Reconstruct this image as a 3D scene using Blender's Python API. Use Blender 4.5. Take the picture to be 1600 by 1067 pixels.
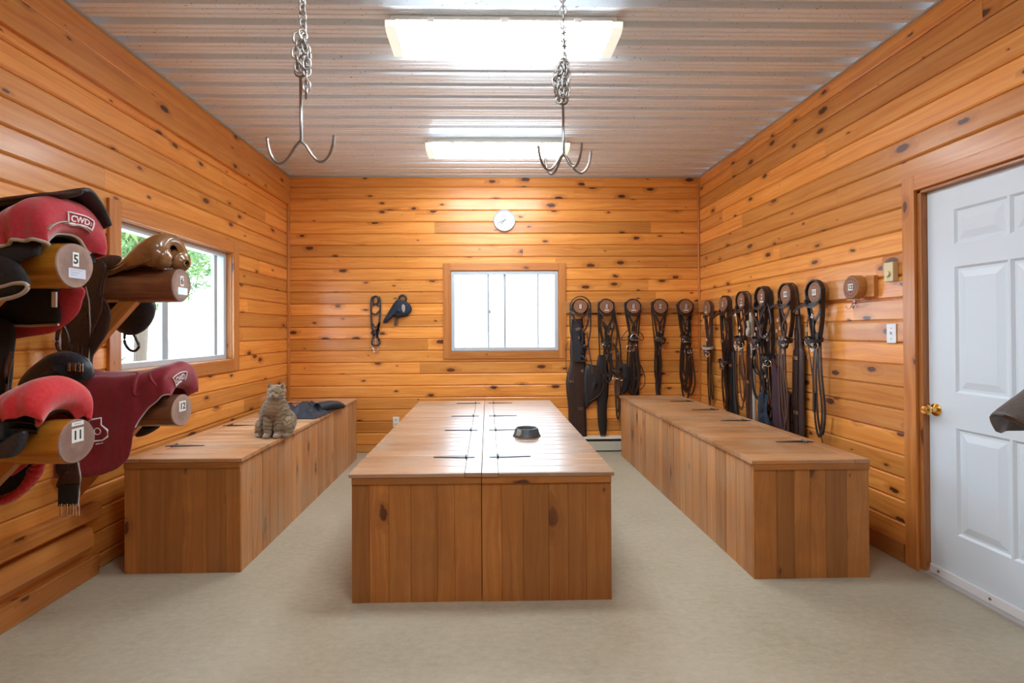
import bpy, math, random
from mathutils import Vector, Matrix, noise
random.seed(11)
for o in list(bpy.data.objects): bpy.data.objects.remove(o)
SC = bpy.context.scene; COL = SC.collection
PI = math.pi

# ------------------------------------------------------------------ camera
F, CX, CY, YAW, PIT, ROL, EYE = 802.36, 779.2, 512.3, .0217, .0064, .0055, 1.37
def _rows():
    def rx(v):                                   # world vector -> camera (right, forward, up)
        x, y, z = v
        c, s = math.cos(YAW), math.sin(YAW); x, y = c*x-s*y, s*x+c*y
        c, s = math.cos(PIT), math.sin(PIT); y, z = c*y+s*z, -s*y+c*z
        c, s = math.cos(ROL), math.sin(ROL); x, z = c*x-s*z, s*x+c*z
        return (x, y, z)
    cols = [rx(v) for v in ((1,0,0),(0,1,0),(0,0,1))]
    return [Vector([cols[j][i] for j in range(3)]) for i in range(3)]
RIGHT, FWD, UP = _rows()
cd = bpy.data.cameras.new('camera'); cam = bpy.data.objects.new('camera', cd); COL.objects.link(cam)
cam.matrix_world = Matrix(((RIGHT.x, UP.x, -FWD.x, 0), (RIGHT.y, UP.y, -FWD.y, 0), (RIGHT.z, UP.z, -FWD.z, EYE), (0,0,0,1)))
cd.sensor_width = 36; cd.lens = F*36/1600; cd.clip_start = .02
cd.shift_x = (800-CX)/1600; cd.shift_y = -(533.5-CY)/1600
SC.camera = cam
def at(px, py, x=None, y=None, z=None):          # measured pixel -> point on a known real plane
    d = RIGHT*((px-CX)/F) + FWD + UP*((CY-py)/F)
    if x is not None: t = x/d.x
    elif y is not None: t = y/d.y
    else: t = (z-EYE)/d.z
    return Vector((d.x*t, d.y*t, EYE+d.z*t))

# ------------------------------------------------------------------ light
SC.view_settings.view_transform = 'Standard'; SC.view_settings.look = 'None'
SC.view_settings.gamma = 1; SC.view_settings.use_curve_mapping = False
SC.view_settings.exposure = 1.22
W = bpy.data.worlds.new('sky'); SC.world = W; W.use_nodes = True
bg = W.node_tree.nodes['Background']; bg.inputs[0].default_value = (.66, .83, 1, 1); bg.inputs[1].default_value = 5.5
LAMP = 13.5

# room
XL, XR, H, YB, YF = -2.262, 2.445, 3.136, 5.86, -1.7
ZT = .655                                         # chest top height

# ------------------------------------------------------------------ mesh helpers
class M:
    def __init__(s): s.v=[]; s.f=[]; s.uv=[]; s.t=[]; s.m=[]
    def add(s, vs, fs, uvs=None, tone=.5, mat=0):
        b = len(s.v); s.v += [tuple(v) for v in vs]
        for i, f in enumerate(fs):
            s.f.append([b+k for k in f]); s.t.append(tone); s.m.append(mat)
            s.uv.append(uvs[i] if uvs else [(0,0)]*len(f))
    def box(s, a, b, mat=0, tone=.5, U=None):
        x0,y0,z0=a; x1,y1,z1=b
        vs=[(x0,y0,z0),(x1,y0,z0),(x1,y1,z0),(x0,y1,z0),(x0,y0,z1),(x1,y0,z1),(x1,y1,z1),(x0,y1,z1)]
        fs=[(0,3,2,1),(4,5,6,7),(0,1,5,4),(1,2,6,5),(2,3,7,6),(3,0,4,7)]
        L=[x1-x0,y1-y0,z1-z0]; ax=sorted(range(3), key=lambda i:-abs(L[i]))
        r=random.random()*40
        uvs=[]
        for f in fs:
            const=[i for i in range(3) if len({round(vs[k][i],6) for k in f})==1]
            c=const[0] if const else 2
            rem=[i for i in ax if i!=c]
            uvs.append([(vs[k][rem[0]]+r, vs[k][rem[1]]+r*.37) for k in f])
        s.add(vs,fs,uvs,tone,mat)
    def plank(s, o, U, V, N, L, W, T, b, tone=None, mat=0, off=None):
        o=Vector(o);U=Vector(U);V=Vector(V);N=Vector(N)
        if tone is None: tone=random.random()
        pr=[(0,0),(0,T-b*.8),(b,T),(W-b,T),(W,T-b*.8),(W,0)]
        n=len(pr); vs=[o+V*v+N*h for v,h in pr]+[o+U*L+V*v+N*h for v,h in pr]
        ru, rv = (random.random()*60, random.random()*60) if off is None else off
        fs=[];uvs=[]
        acc=[0]
        for i in range(n):
            j=(i+1)%n
            acc.append(acc[-1]+math.hypot(pr[j][0]-pr[i][0],pr[j][1]-pr[i][1]))
        for i in range(n):
            j=(i+1)%n
            fs.append((i,j,n+j,n+i)); uvs.append([(ru,rv+acc[i]),(ru,rv+acc[i+1]),(ru+L,rv+acc[i+1]),(ru+L,rv+acc[i])])
        fs.append(tuple(range(n-1,-1,-1))); uvs.append([(ru+pr[i][1],rv+pr[i][0]) for i in range(n-1,-1,-1)])
        fs.append(tuple(range(n,2*n))); uvs.append([(ru+L+pr[i][1],rv+pr[i][0]) for i in range(n)])
        s.add(vs,fs,uvs,tone,mat)
    def grid(s, G, closeu=False, closev=False, cap=False, mat=0, tone=.5):
        nu=len(G); nv=len(G[0]); vs=[p for r in G for p in r]; fs=[]; uvs=[]
        for i in range(nu if closeu else nu-1):
            for j in range(nv if closev else nv-1):
                a=(i%nu)*nv+j; b=((i+1)%nu)*nv+j; c=((i+1)%nu)*nv+(j+1)%nv; d=(i%nu)*nv+(j+1)%nv
                fs.append((a,b,c,d)); uvs.append([(i/nu,j/nv),((i+1)/nu,j/nv),((i+1)/nu,(j+1)/nv),(i/nu,(j+1)/nv)])
        if cap:
            fs.append(tuple(range(nv-1,-1,-1))); uvs.append([(0,0)]*nv)
            fs.append(tuple((nu-1)*nv+j for j in range(nv))); uvs.append([(0,0)]*nv)
        s.add(vs,fs,uvs,tone,mat)
    def sweep(s, pts, prof, hint=(0,0,1), closed=False, mat=0, scale=None, tone=.5):
        pts=[Vector(p) for p in pts]; n=len(pts); G=[]; h=Vector(hint).normalized()
        for i,p in enumerate(pts):
            a=pts[(i-1)%n] if (closed or i>0) else p; b=pts[(i+1)%n] if (closed or i<n-1) else p
            t=(b-a).normalized() if (b-a).length>1e-9 else Vector((0,0,1))
            side=t.cross(h)
            if side.length<1e-3: side=t.orthogonal()
            side.normalize(); nn=side.cross(t).normalized()
            k=scale[i] if scale else 1
            G.append([p+side*(x*k)+nn*(y*k) for x,y in prof])
        s.grid(G, closeu=closed, closev=True, cap=not closed, mat=mat, tone=tone)
    def tube(s, pts, r, seg=8, hint=(0,0,1), closed=False, mat=0, scale=None):
        s.sweep(pts,[(r*math.cos(2*PI*k/seg), r*math.sin(2*PI*k/seg)) for k in range(seg)],hint,closed,mat,scale)
    def strap(s, pts, w, n, th=.004, closed=False, mat=0):
        s.sweep(pts,[(-w/2,-th/2),(w/2,-th/2),(w/2,th/2),(-w/2,th/2)],n,closed,mat)
    def lathe(s, c, prof, seg=32, axis='Z', mat=0):
        c=Vector(c); G=[]
        for r,h in prof:
            row=[]
            for k in range(seg):
                a=2*PI*k/seg; x,y=r*math.cos(a),r*math.sin(a)
                row.append(c+(Vector((x,y,h)) if axis=='Z' else Vector((h,x,y)) if axis=='X' else Vector((x,h,y))))
            G.append(row)
        s.grid(G,closev=True,cap=True,mat=mat)
    def ball(s, c, r, seg=16, rings=10, mat=0, rot=None):
        c=Vector(c); G=[]
        for i in range(rings+1):
            a=PI*(i/rings)*.9998+.0001; row=[]
            for k in range(seg):
                b=2*PI*k/seg; v=Vector((r[0]*math.sin(a)*math.cos(b), r[1]*math.sin(a)*math.sin(b), r[2]*math.cos(a)))
                if rot: v=rot@v
                row.append(c+v)
            G.append(row)
        s.grid(G,closev=True,cap=True,mat=mat)

def obj(name, m, mats, parent=None, smooth=False, mod=None, origin=None):
    me=bpy.data.meshes.new(name); 
    vs=m.v
    o=bpy.data.objects.new(name, me); COL.objects.link(o)
    if parent is not None:
        o.parent=parent; pl=parent_loc(parent); vs=[(x-pl.x,y-pl.y,z-pl.z) for x,y,z in vs]
    elif origin is not None:
        o.location=origin; vs=[(x-origin[0],y-origin[1],z-origin[2]) for x,y,z in vs]
    me.from_pydata(vs,[],m.f)
    uvl=me.uv_layers.new(name='UVMap'); flat=[c for u in m.uv for p in u for c in p]
    uvl.data.foreach_set('uv',flat)
    at_=me.attributes.new('tone','FLOAT','FACE'); at_.data.foreach_set('value',m.t)
    for mm in (mats if isinstance(mats,(list,tuple)) else [mats]): me.materials.append(mm)
    me.polygons.foreach_set('material_index',m.m)
    if smooth: me.polygons.foreach_set('use_smooth',[True]*len(m.f))
    me.validate(clean_customdata=False); me.update()
    if smooth=='angle':
        try: me.set_sharp_from_angle(angle=.7)
        except Exception: pass
    for k in (mod or []):
        md=o.modifiers.new(k[0],k[0])
        for a,b in k[1].items(): setattr(md,a,b)
    return o
def parent_loc(p):
    l=Vector(p.location)
    while p.parent is not None: p=p.parent; l+=Vector(p.location)
    return l
def tag(o, label, cat, group=None):
    o['label']=label; o['category']=cat
    if group: o['group']=group
    return o
def thing(name, label, cat, loc, group=None):
    o=bpy.data.objects.new(name,None); o.empty_display_size=.1; COL.objects.link(o); o.location=loc
    return tag(o,label,cat,group)
def struct(name, m, mats, parent=None, smooth=False, **k):
    o=obj(name,m,mats,parent,smooth,**k); o['kind']='structure'; return o
def catmull(P, n=8, closed=False):
    P=[Vector(p) for p in P]; N=len(P); out=[]
    for i in range(N if closed else N-1):
        g=lambda k: P[k%N] if closed else P[max(0,min(N-1,k))]
        a,b,c,d=g(i-1),g(i),g(i+1),g(i+2)
        for j in range(n):
            t=j/n; out.append(.5*((2*b)+(c-a)*t+(2*a-5*b+4*c-d)*t*t+(3*b-a-3*c+d)*t**3))
    if not closed: out.append(P[-1])
    return out
BEV=lambda w,s=2: ('BEVEL',dict(width=w,segments=s,limit_method='ANGLE'))
SUB=lambda l=1: ('SUBSURF',dict(levels=l,render_levels=l))
SOL=lambda t,o=-1: ('SOLIDIFY',dict(thickness=t,offset=o))

# ------------------------------------------------------------------ materials
def mat(name, col=(.5,.5,.5), rough=.5, metal=0, **k):
    m=bpy.data.materials.new(name); m.use_nodes=True; b=m.node_tree.nodes['Principled BSDF']
    b.inputs['Base Color'].default_value=(*col,1); b.inputs['Roughness'].default_value=rough; b.inputs['Metallic'].default_value=metal
    for a,v in k.items(): b.inputs[a.replace('_',' ')].default_value=v
    return m
class NT:
    def __init__(s,m): s.t=m.node_tree; s.b=s.t.nodes['Principled BSDF']
    def n(s,ty,**k):
        x=s.t.nodes.new(ty)
        for a,v in k.items(): setattr(x,a,v)
        return x
    def l(s,a,b): s.t.links.new(a,b)
    def math(s,op,a,b=None,c=None,clamp=False):
        x=s.n('ShaderNodeMath',operation=op,use_clamp=clamp)
        for i,v in enumerate((a,b,c)):
            if v is None: continue
            if isinstance(v,(int,float)): x.inputs[i].default_value=v
            else: s.l(v,x.inputs[i])
        return x.outputs[0]
    def ramp(s,f,st):
        x=s.n('ShaderNodeValToRGB'); e=x.color_ramp.elements
        while len(e)<len(st): e.new(.5)
        for i,(p,c) in enumerate(st): e[i].position=p; e[i].color=(*c,1) if len(c)==3 else c
        s.l(f,x.inputs[0]); return x.outputs[0]
    def mix(s,f,a,b,bl='MIX'):
        x=s.n('ShaderNodeMix',data_type='RGBA',blend_type=bl)
        for i,v in ((0,f),(6,a),(7,b)):
            if isinstance(v,(int,float)): x.inputs[i].default_value=v
            elif isinstance(v,tuple): x.inputs[i].default_value=(*v,1)
            else: s.l(v,x.inputs[i])
        return x.outputs[2]
    def mapv(s,v,sc,loc=(0,0,0)):
        x=s.n('ShaderNodeMapping'); x.inputs['Scale'].default_value=sc; x.inputs['Location'].default_value=loc; s.l(v,x.inputs[0]); return x.outputs[0]
    def noise(s,v,sc=1,det=3,rough=.5,dist=0):
        x=s.n('ShaderNodeTexNoise'); x.inputs['Scale'].default_value=sc; x.inputs['Detail'].default_value=det; x.inputs['Roughness'].default_value=rough; x.inputs['Distortion'].default_value=dist
        if v is not None: s.l(v,x.inputs['Vector'])
        return x.outputs[0]
    def bump(s,h,st=.2,d=.002):
        x=s.n('ShaderNodeBump'); x.inputs['Strength'].default_value=st; x.inputs['Distance'].default_value=d; s.l(h,x.inputs['Height']); s.l(x.outputs[0],s.b.inputs['Normal'])

def wood(name, light, mid, dark, knot=(.10,.030,.012), rough=.35, kn=1.0, wear=None, coat=.0, kscale=(2.4,5.5), blotch=.6):
    m=mat(name,rough=rough); T=NT(m)
    uv=T.n('ShaderNodeUVMap').outputs[0]
    tone=T.n('ShaderNodeAttribute',attribute_name='tone').outputs['Fac']
    wv=T.noise(T.mapv(uv,(2,7,1)),1,2)
    vo=T.n('ShaderNodeTexVoronoi',feature='F1',voronoi_dimensions='2D'); vo.inputs['Scale'].default_value=1; vo.inputs['Randomness'].default_value=1
    du=T.n('ShaderNodeVectorMath',operation='ADD'); T.l(T.mapv(uv,(kscale[0],kscale[1],1)),du.inputs[0])
    nz=T.n('ShaderNodeTexNoise'); nz.inputs['Scale'].default_value=30; T.l(uv,nz.inputs['Vector'])
    sc=T.n('ShaderNodeVectorMath',operation='SCALE'); T.l(nz.outputs['Color'],sc.inputs[0]); sc.inputs['Scale'].default_value=.11
    T.l(sc.outputs[0],du.inputs[1]); T.l(du.outputs[0],vo.inputs['Vector'])
    d=vo.outputs['Distance']; rs=T.n('ShaderNodeSeparateColor'); T.l(vo.outputs['Color'],rs.inputs[0]); r=rs.outputs[0]
    # knot radius by cell
    rad=T.math('MULTIPLY',T.math('POWER',r,2.2),.115*kn)
    rad=T.math('ADD',rad,-.012)
    q=T.math('DIVIDE',d,T.math('MAXIMUM',rad,.004))
    has=T.math('GREATER_THAN',rad,.006)
    halo=T.math('MULTIPLY',T.math('SUBTRACT',1,T.math('DIVIDE',q,3.2),clamp=True),has)
    core=T.math('MULTIPLY',T.math('SUBTRACT',1.25,q,clamp=True),has)
    core=T.math('MULTIPLY',core,3,clamp=True)
    cb=T.n('ShaderNodeCombineXYZ'); sx=T.n('ShaderNodeSeparateXYZ'); T.l(uv,sx.inputs[0])
    T.l(T.math('MULTIPLY',sx.outputs[0],.9),cb.inputs[0]); T.l(T.math('ADD',T.math('MULTIPLY',sx.outputs[1],34),T.math('MULTIPLY',wv,3)),cb.inputs[1]); T.l(T.math('MULTIPLY',halo,4),cb.inputs[2])
    g=T.noise(cb.outputs[0],1,4,.6)
    fine=T.noise(T.mapv(uv,(3,420,1)),1,2,.6)
    bl=T.noise(T.mapv(uv,(1.5,5,1)),1,3,.6)
    g2=T.math('ADD',T.math('MULTIPLY',g,.75),T.math('MULTIPLY',fine,.25))
    c=T.ramp(g2,[(.32,dark),(.5,mid),(.66,light)])
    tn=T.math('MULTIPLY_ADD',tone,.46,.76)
    hs=T.n('ShaderNodeHueSaturation'); T.l(c,hs.inputs['Color']); T.l(tn,hs.inputs['Value'])
    c=hs.outputs[0]
    dk=T.mix(1.0,c,tuple(x for x in (.80,.66,.55)),'MULTIPLY')
    c=T.mix(T.math('MULTIPLY',T.ramp(bl,[(.45,(0,0,0)),(.75,(1,1,1))]),blotch),c,dk)
    c=T.mix(T.math('MULTIPLY',halo,.75),c,tuple(x*y for x,y in zip(dark,(.55,.42,.35))))
    c=T.mix(core,c,knot)
    if wear:
        wn=T.noise(T.n('ShaderNodeTexCoord').outputs['Object'],3.5,5,.65)
        c=T.mix(T.math('MULTIPLY',T.ramp(wn,[(.42,(0,0,0)),(.62,(1,1,1))]),wear[1]),c,wear[0])
        rr=T.math('MULTIPLY_ADD',wn,.35,rough-.12); T.l(rr,T.b.inputs['Roughness'])
    T.l(c,T.b.inputs['Base Color']); T.bump(g2,.12,.0008)
    T.b.inputs['Coat Weight'].default_value=coat; T.b.inputs['Coat Roughness'].default_value=.18
    return m
WALL=wood('varnished pine',(.88,.41,.105),(.81,.325,.062),(.66,.215,.034),rough=.36,coat=.25,kn=1.25,kscale=(2.9,6.5))
TRIM=wood('pine casing',(.62,.26,.065),(.54,.20,.045),(.42,.13,.026),rough=.38,coat=.2,kn=1.1)
CHEST=wood('stained pine boards',(.52,.235,.060),(.455,.185,.041),(.35,.125,.026),rough=.5,kn=1.2,kscale=(2.4,5.0),wear=((.33,.14,.038),.45))
SIDEW=wood('worn pine boards',(.58,.29,.11),(.50,.22,.075),(.39,.15,.045),rough=.5,kn=.95,kscale=(2.0,4.2),wear=((.46,.29,.16),.5))
LID=wood('worn pine lid',(.54,.29,.13),(.47,.225,.09),(.34,.14,.045),rough=.34,kn=.35,wear=((.56,.36,.21),.55),coat=.1)
LIDC=wood('glossy worn pine lid',(.46,.29,.17),(.41,.24,.13),(.31,.16,.075),rough=.30,kn=.3,wear=((.44,.34,.26),.55),coat=1.0)
LIDC.node_tree.nodes['Principled BSDF'].inputs['Coat Roughness'].default_value=.34
RAIL=wood('brown board',(.58,.27,.085),(.50,.21,.055),(.38,.14,.034),rough=.4,kn=.4,coat=.3)

def logmat(name, a, b):
    m=mat(name,rough=.3,Coat_Weight=.4,Coat_Roughness=.15); T=NT(m); oc=T.n('ShaderNodeTexCoord').outputs['Object']
    g=T.noise(T.mapv(oc,(3,26,26)),1,5,.6,.6); bl=T.noise(oc,6,3)
    c=T.ramp(g,[(.3,b),(.6,a)]); c=T.mix(T.ramp(bl,[(.4,(0,0,0)),(.7,(.6,.6,.6))]),c,b); T.l(c,T.b.inputs['Base Color']); T.bump(g,.2,.002); return m
LOGO=logmat('varnished log',(.62,.27,.022),(.28,.095,.012))
LOGB=logmat('dark stained log',(.30,.13,.06),(.16,.06,.028))
def endgrain(name,a,b):
    m=mat(name,rough=.6); T=NT(m); oc=T.n('ShaderNodeTexCoord').outputs['Object']
    w=T.n('ShaderNodeTexWave',wave_type='RINGS',rings_direction='SPHERICAL'); w.inputs['Scale'].default_value=28; w.inputs['Distortion'].default_value=1.5; T.l(oc,w.inputs[0])
    n=T.noise(oc,35,4); f=T.math('ADD',T.math('MULTIPLY',w.outputs['Fac'],.5),T.math('MULTIPLY',n,.5))
    T.l(T.ramp(f,[(.25,a),(.75,b)]),T.b.inputs['Base Color']); T.bump(n,.3,.001); return m
ENDG=endgrain('cut log end',(.22,.13,.10),(.36,.23,.17))
DISC=endgrain('stained log slice',(.20,.085,.045),(.34,.16,.085))
def fabric(name,col,col2,rough=.85,sc=60,bs=.35,dist=.003,**k):
    m=mat(name,rough=rough,**k); T=NT(m); oc=T.n('ShaderNodeTexCoord').outputs['Object']
    n=T.noise(oc,sc,4,.7); n2=T.noise(oc,6,3)
    c=T.mix(T.ramp(n,[(.3,(0,0,0)),(.7,(1,1,1))]),col,col2); T.l(c,T.b.inputs['Base Color'])
    T.bump(T.math('ADD',n,T.math('MULTIPLY',n2,2)),bs,dist); return m
RED=fabric('red velvet cover',(.36,.010,.022),(.52,.022,.038),Sheen_Weight=.5)
BRED=fabric('bright red velvet cover',(.52,.010,.016),(.68,.022,.028),Sheen_Weight=.5)
MAROON=fabric('maroon fabric cover',(.22,.008,.020),(.30,.016,.032),rough=.6,Sheen_Weight=.2)
FLEECE=fabric('black fleece',(.006,.006,.007),(.022,.022,.024),sc=180)
PIPE=fabric('beige piping',(.36,.31,.25),(.50,.45,.37),sc=300)
LTHB=fabric('black leather',(.008,.008,.010),(.028,.025,.025),rough=.42,sc=90,bs=.2,dist=.001)
LTHD=fabric('dark brown leather',(.022,.012,.009),(.060,.030,.022),rough=.42,sc=80,bs=.2,dist=.001)
LTHM=fabric('worn brown leather',(.055,.027,.018),(.12,.06,.04),rough=.5,sc=80,bs=.2,dist=.001)
LTHN=fabric('blue black leather',(.012,.017,.024),(.035,.046,.060),rough=.38,sc=70,bs=.2,dist=.001)
TAN=fabric('tan seat leather',(.15,.065,.018),(.30,.14,.05),rough=.25,sc=9,bs=.05,dist=.001,Coat_Weight=.5)
BURG=fabric('burgundy cloth',(.035,.014,.022),(.075,.035,.050),sc=80)
NAVY=fabric('navy quilted cloth',(.008,.016,.032),(.03,.045,.07),sc=60)
STEEL=mat('steel',(.32,.32,.31),.35,1); CHAINM=mat('zinc chain',(.40,.39,.37),.42,1); CHROME=mat('chrome',(.78,.77,.72),.2,1); BRASS=mat('brass',(.80,.52,.16),.18,1)
IRON=mat('blackened iron hinge',(.06,.06,.065),.38,.8)
WHITE=mat('white vinyl',(.80,.82,.84),.35); WPAINT=mat('white painted steel door',(.70,.79,.86),.38)
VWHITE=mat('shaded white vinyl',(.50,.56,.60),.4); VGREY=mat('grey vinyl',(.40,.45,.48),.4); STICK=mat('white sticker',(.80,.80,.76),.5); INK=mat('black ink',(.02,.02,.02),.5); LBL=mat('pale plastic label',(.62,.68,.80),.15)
LOGOW=mat('white embroidery',(.78,.74,.74),.7); IVORY=mat('ivory plastic',(.72,.62,.36),.45); ROPE=fabric('pale cotton rope',(.36,.33,.27),(.52,.48,.40),sc=200)
BLACKP=fabric('black rubber',(.03,.035,.04),(.06,.065,.07),rough=.45)

# ceiling metal
m=mat('corrugated painted steel',(.80,.83,.86),.26,0,Coat_Weight=.5,Coat_Roughness=.12); T=NT(m); oc=T.n('ShaderNodeTexCoord').outputs['Object']
sp=T.noise(oc,90,2,.5); st=T.noise(T.mapv(oc,(.7,9,9)),1,4,.6)
c=T.mix(T.ramp(sp,[(.28,(1,1,1)),(.31,(0,0,0))]),T.ramp(st,[(.2,(.84,.90,.95)),(.8,(.87,.93,.98))]),(.25,.2,.16)); T.l(c,T.b.inputs['Base Color']); CEIL=m
# concrete
m=mat('sealed concrete',(.5,.46,.38),.5); T=NT(m); oc=T.n('ShaderNodeTexCoord').outputs['Object']
a=T.noise(oc,1.6,6,.65,.4); b=T.noise(T.mapv(oc,(22,36,1)),1,5,.75); e=T.noise(oc,240,2)
c=T.ramp(a,[(.3,(.32,.275,.18)),(.7,(.45,.40,.285))])
c=T.mix(T.ramp(b,[(.35,(0,0,0)),(.75,(.6,.6,.6))]),c,(.57,.52,.41)); c=T.mix(T.math('MULTIPLY',e,.35),c,(.36,.32,.25))
T.l(c,T.b.inputs['Base Color']); T.bump(T.math('ADD',b,T.math('MULTIPLY',e,.4)),.4,.002); T.l(T.math('MULTIPLY_ADD',a,.3,.3),T.b.inputs['Roughness']); CONC=m
# lamp lens
LENS=mat('lit lamp lens',(.9,.9,.88),.4); LENS.node_tree.nodes['Principled BSDF'].inputs['Emission Color'].default_value=(.84,.93,1,1); LENS.node_tree.nodes['Principled BSDF'].inputs['Emission Strength'].default_value=LAMP
LENSD=mat('dim lens end',(.85,.82,.72),.4); LENSD.node_tree.nodes['Principled BSDF'].inputs['Emission Color'].default_value=(1,.97,.85,1); LENSD.node_tree.nodes['Principled BSDF'].inputs['Emission Strength'].default_value=.3
LAMPBODY=mat('lamp housing',(.72,.68,.60),.5)
# glass
GLASS=bpy.data.materials.new('window glass'); GLASS.use_nodes=True; nt=GLASS.node_tree; nt.nodes.clear()
o_=nt.nodes.new('ShaderNodeOutputMaterial'); tr=nt.nodes.new('ShaderNodeBsdfTransparent'); gl=nt.nodes.new('ShaderNodeBsdfGlossy'); gl.inputs['Roughness'].default_value=.02
mx=nt.nodes.new('ShaderNodeMixShader'); tr.inputs[0].default_value=(.95,.97,.97,1)
mx.inputs[0].default_value=.05; nt.links.new(tr.outputs[0],mx.inputs[1]); nt.links.new(gl.outputs[0],mx.inputs[2]); nt.links.new(mx.outputs[0],o_.inputs[0])

# ------------------------------------------------------------------ text
def text_mesh(body, size, O, U, V, N, bold=0.0, depth=.0004, align='CENTER', warp=None):
    cu=bpy.data.curves.new('t','FONT'); cu.body=body; cu.size=size; cu.align_x=align; cu.align_y='CENTER'; cu.offset=bold; cu.extrude=depth; cu.resolution_u=3
    to=bpy.data.objects.new('t',cu); COL.objects.link(to)
    me=bpy.data.meshes.new_from_object(to.evaluated_get(bpy.context.evaluated_depsgraph_get()))
    m=M(); O=Vector(O);U=Vector(U);V=Vector(V);N=Vector(N)
    vs=[warp(v.co.x,v.co.y,v.co.z) if warp else O+U*v.co.x+V*v.co.y+N*v.co.z for v in me.vertices]
    m.add(vs,[tuple(p.vertices) for p in me.polygons])
    bpy.data.objects.remove(to); bpy.data.curves.remove(cu); bpy.data.meshes.remove(me)
    return m
bpy.context.view_layer.update()

# ================================================================== ROOM
PW=.1332; Z0=at(700,328.5,y=YB).z % PW      # plank pitch and phase read off the wall
X_,Y_,Z_=Vector((1,0,0)),Vector((0,1,0)),Vector((0,0,1))
def wall(name, O, U, N, length, hole=None, top=H):
    m=M(); T=.014; O=Vector(O)
    # slab behind boards, split round the opening
    def slab(u0,u1,z0,z1):
        if u0==0: u0=-.17
        if u1==length: u1=length+.17
        if u1-u0<1e-4 or z1-z0<1e-4: return
        a=O+U*u0+Z_*z0; b=O+U*u1+Z_*z1-N*.16
        m.box(tuple(min(a[i],b[i]) for i in range(3)),tuple(max(a[i],b[i]) for i in range(3)),mat=0,tone=.3)
    if hole:
        h0,h1,g0,g1=hole; slab(0,h0,0,top); slab(h1,length,0,top); slab(h0,h1,0,g0); slab(h0,h1,g1,top)
    else: slab(0,length,0,top)
    z=Z0-PW
    while z<top:
        za,zb=max(0,z),min(top,z+PW)
        z+=PW
        if zb-za<.02: continue
        cuts=[0]; x=random.uniform(1.2,4.5)
        while x<length-.5: cuts.append(x); x+=random.uniform(2.4,4.8)
        cuts.append(length)
        for a,b in zip(cuts,cuts[1:]):
            tone=random.random(); off=(random.random()*60,random.random()*60)
            segs=[(a,b,za,zb)]
            if hole and zb>g0 and za<g1:
                segs=[]
                if a<h0: segs.append((a,min(b,h0),za,zb))
                if b>h1: segs.append((max(a,h1),b,za,zb))
                i0,i1=max(a,h0),min(b,h1)
                if i1>i0:
                    if za<g0-.005: segs.append((i0,i1,za,g0))
                    if zb>g1+.005: segs.append((i0,i1,g1,zb))
            for p,q,c,d in segs:
                if q-p<.01: continue
                m.plank(O+U*p+Z_*(c+.0022),U,Z_,N,q-p-.0012,d-c-.0044,T,.009,tone=tone,off=(off[0]+p,off[1]))
    return struct(name,m,WALL)
# boards stand 14 mm proud of the slab: slab faces sit 14 mm behind the measured planes
WB=(at(704,423,y=YB),at(873,548,y=YB))
bx0,bx1,bz1,bz0=WB[0].x,WB[1].x,WB[0].z,WB[1].z
wall('wall_back',(XL,YB+.014,0),X_,-Y_,XR-XL,hole=(bx0-XL,bx1-XL,bz0,bz1))
ly0=at(185,400,x=XL).y; ly1=at(362,400,x=XL).y; lz0=at(339,560,x=XL-.12).z-.01; lz1=at(339,397,x=XL-.12).z+.015
wall('wall_left',(XL-.014,YF,0),Y_,X_,YB-YF,hole=(ly0-YF,ly1-YF,lz0,lz1))
dy1=at(1437,700,x=XR).y; dy0=dy1-.95; dz1=at(1436,297,x=XR).z
wall('wall_right',(XR+.014,YF,0),Y_,-X_,YB-YF,hole=(dy0-YF,dy1-YF,0,dz1))
wall('wall_front',(XL,YF-.014,0),X_,Y_,XR-XL)
m=M(); m.box((XL-.3,YF-.3,-.1),(XR+.3,YB+.3,0)); struct('floor',m,CONC)
# corrugated ceiling
m=M(); P=.1865; y=YF-.05; prof=[]
ph=at(780,36.7,z=H).y % P
y=ph-.035-P*12
while y<YB+.1:
    for dy,dz in ((0,.0),(.006,.046),(.062,.046),(.068,0),(.100,0),(.103,.006),(.109,.006),(.112,0),(.143,0),(.146,.006),(.152,.006),(.155,0)):
        prof.append((y+dy,H+dz))
    y+=P
prof=[p for p in prof if YF-.1<p[0]<YB+.03]
m.grid([[ (XL-.1,a,b),(XR+.1,a,b)] for a,b in prof]); m.box((XL-.3,YF-.3,H+.04),(XR+.3,YB+.3,H+.1))
struct('ceiling',m,CEIL)
# soffit boards and trims
m=M(); sz=at(449,318,x=XL+.03).z
for i in range(2):
    h=(H-sz)/2; m.plank((XL,YF,sz+i*h),Y_,Z_,X_,YB-YF-.002,h,.034,.006,tone=.25+.2*i)
struct('trim_1',m,WALL)
def board(name,pieces,mt=TRIM,bev=.003,parent=None,tone=.5):
    m=M()
    for a,b in pieces: m.box(a,b,tone=tone)
    return struct(name,m,mt,mod=[BEV(bev)],parent=parent)
GREYT=mat('grey metal channel',(.45,.44,.42),.5)
board('trim_2',[((XL+.034,YF,H-.012),(XL+.048,YB,H)),((XR-.014,YF,H-.012),(XR,YB,H)),((XL,YB-.014,H-.012),(XR,YB,H))],GREYT,.001)
board('trim_3',[((XL,YB-.022,0),(XL+.03,YB,sz)),((XR-.022,YB-.022,0),(XR,YB,H-.012))],TRIM,.006,tone=.9)
board('baseboard_right',[((XR-.018,YF,0),(XR,dy0-.1,.11)),((XR-.018,dy1+.1,0),(XR,YB-.03,.11))],TRIM,.004,tone=.1)
board('baseboard_left',[((XL,YF,0),(XL+.04,at(156,890,x=XL+.04).y,.115))],TRIM,.004,tone=.2)

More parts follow.
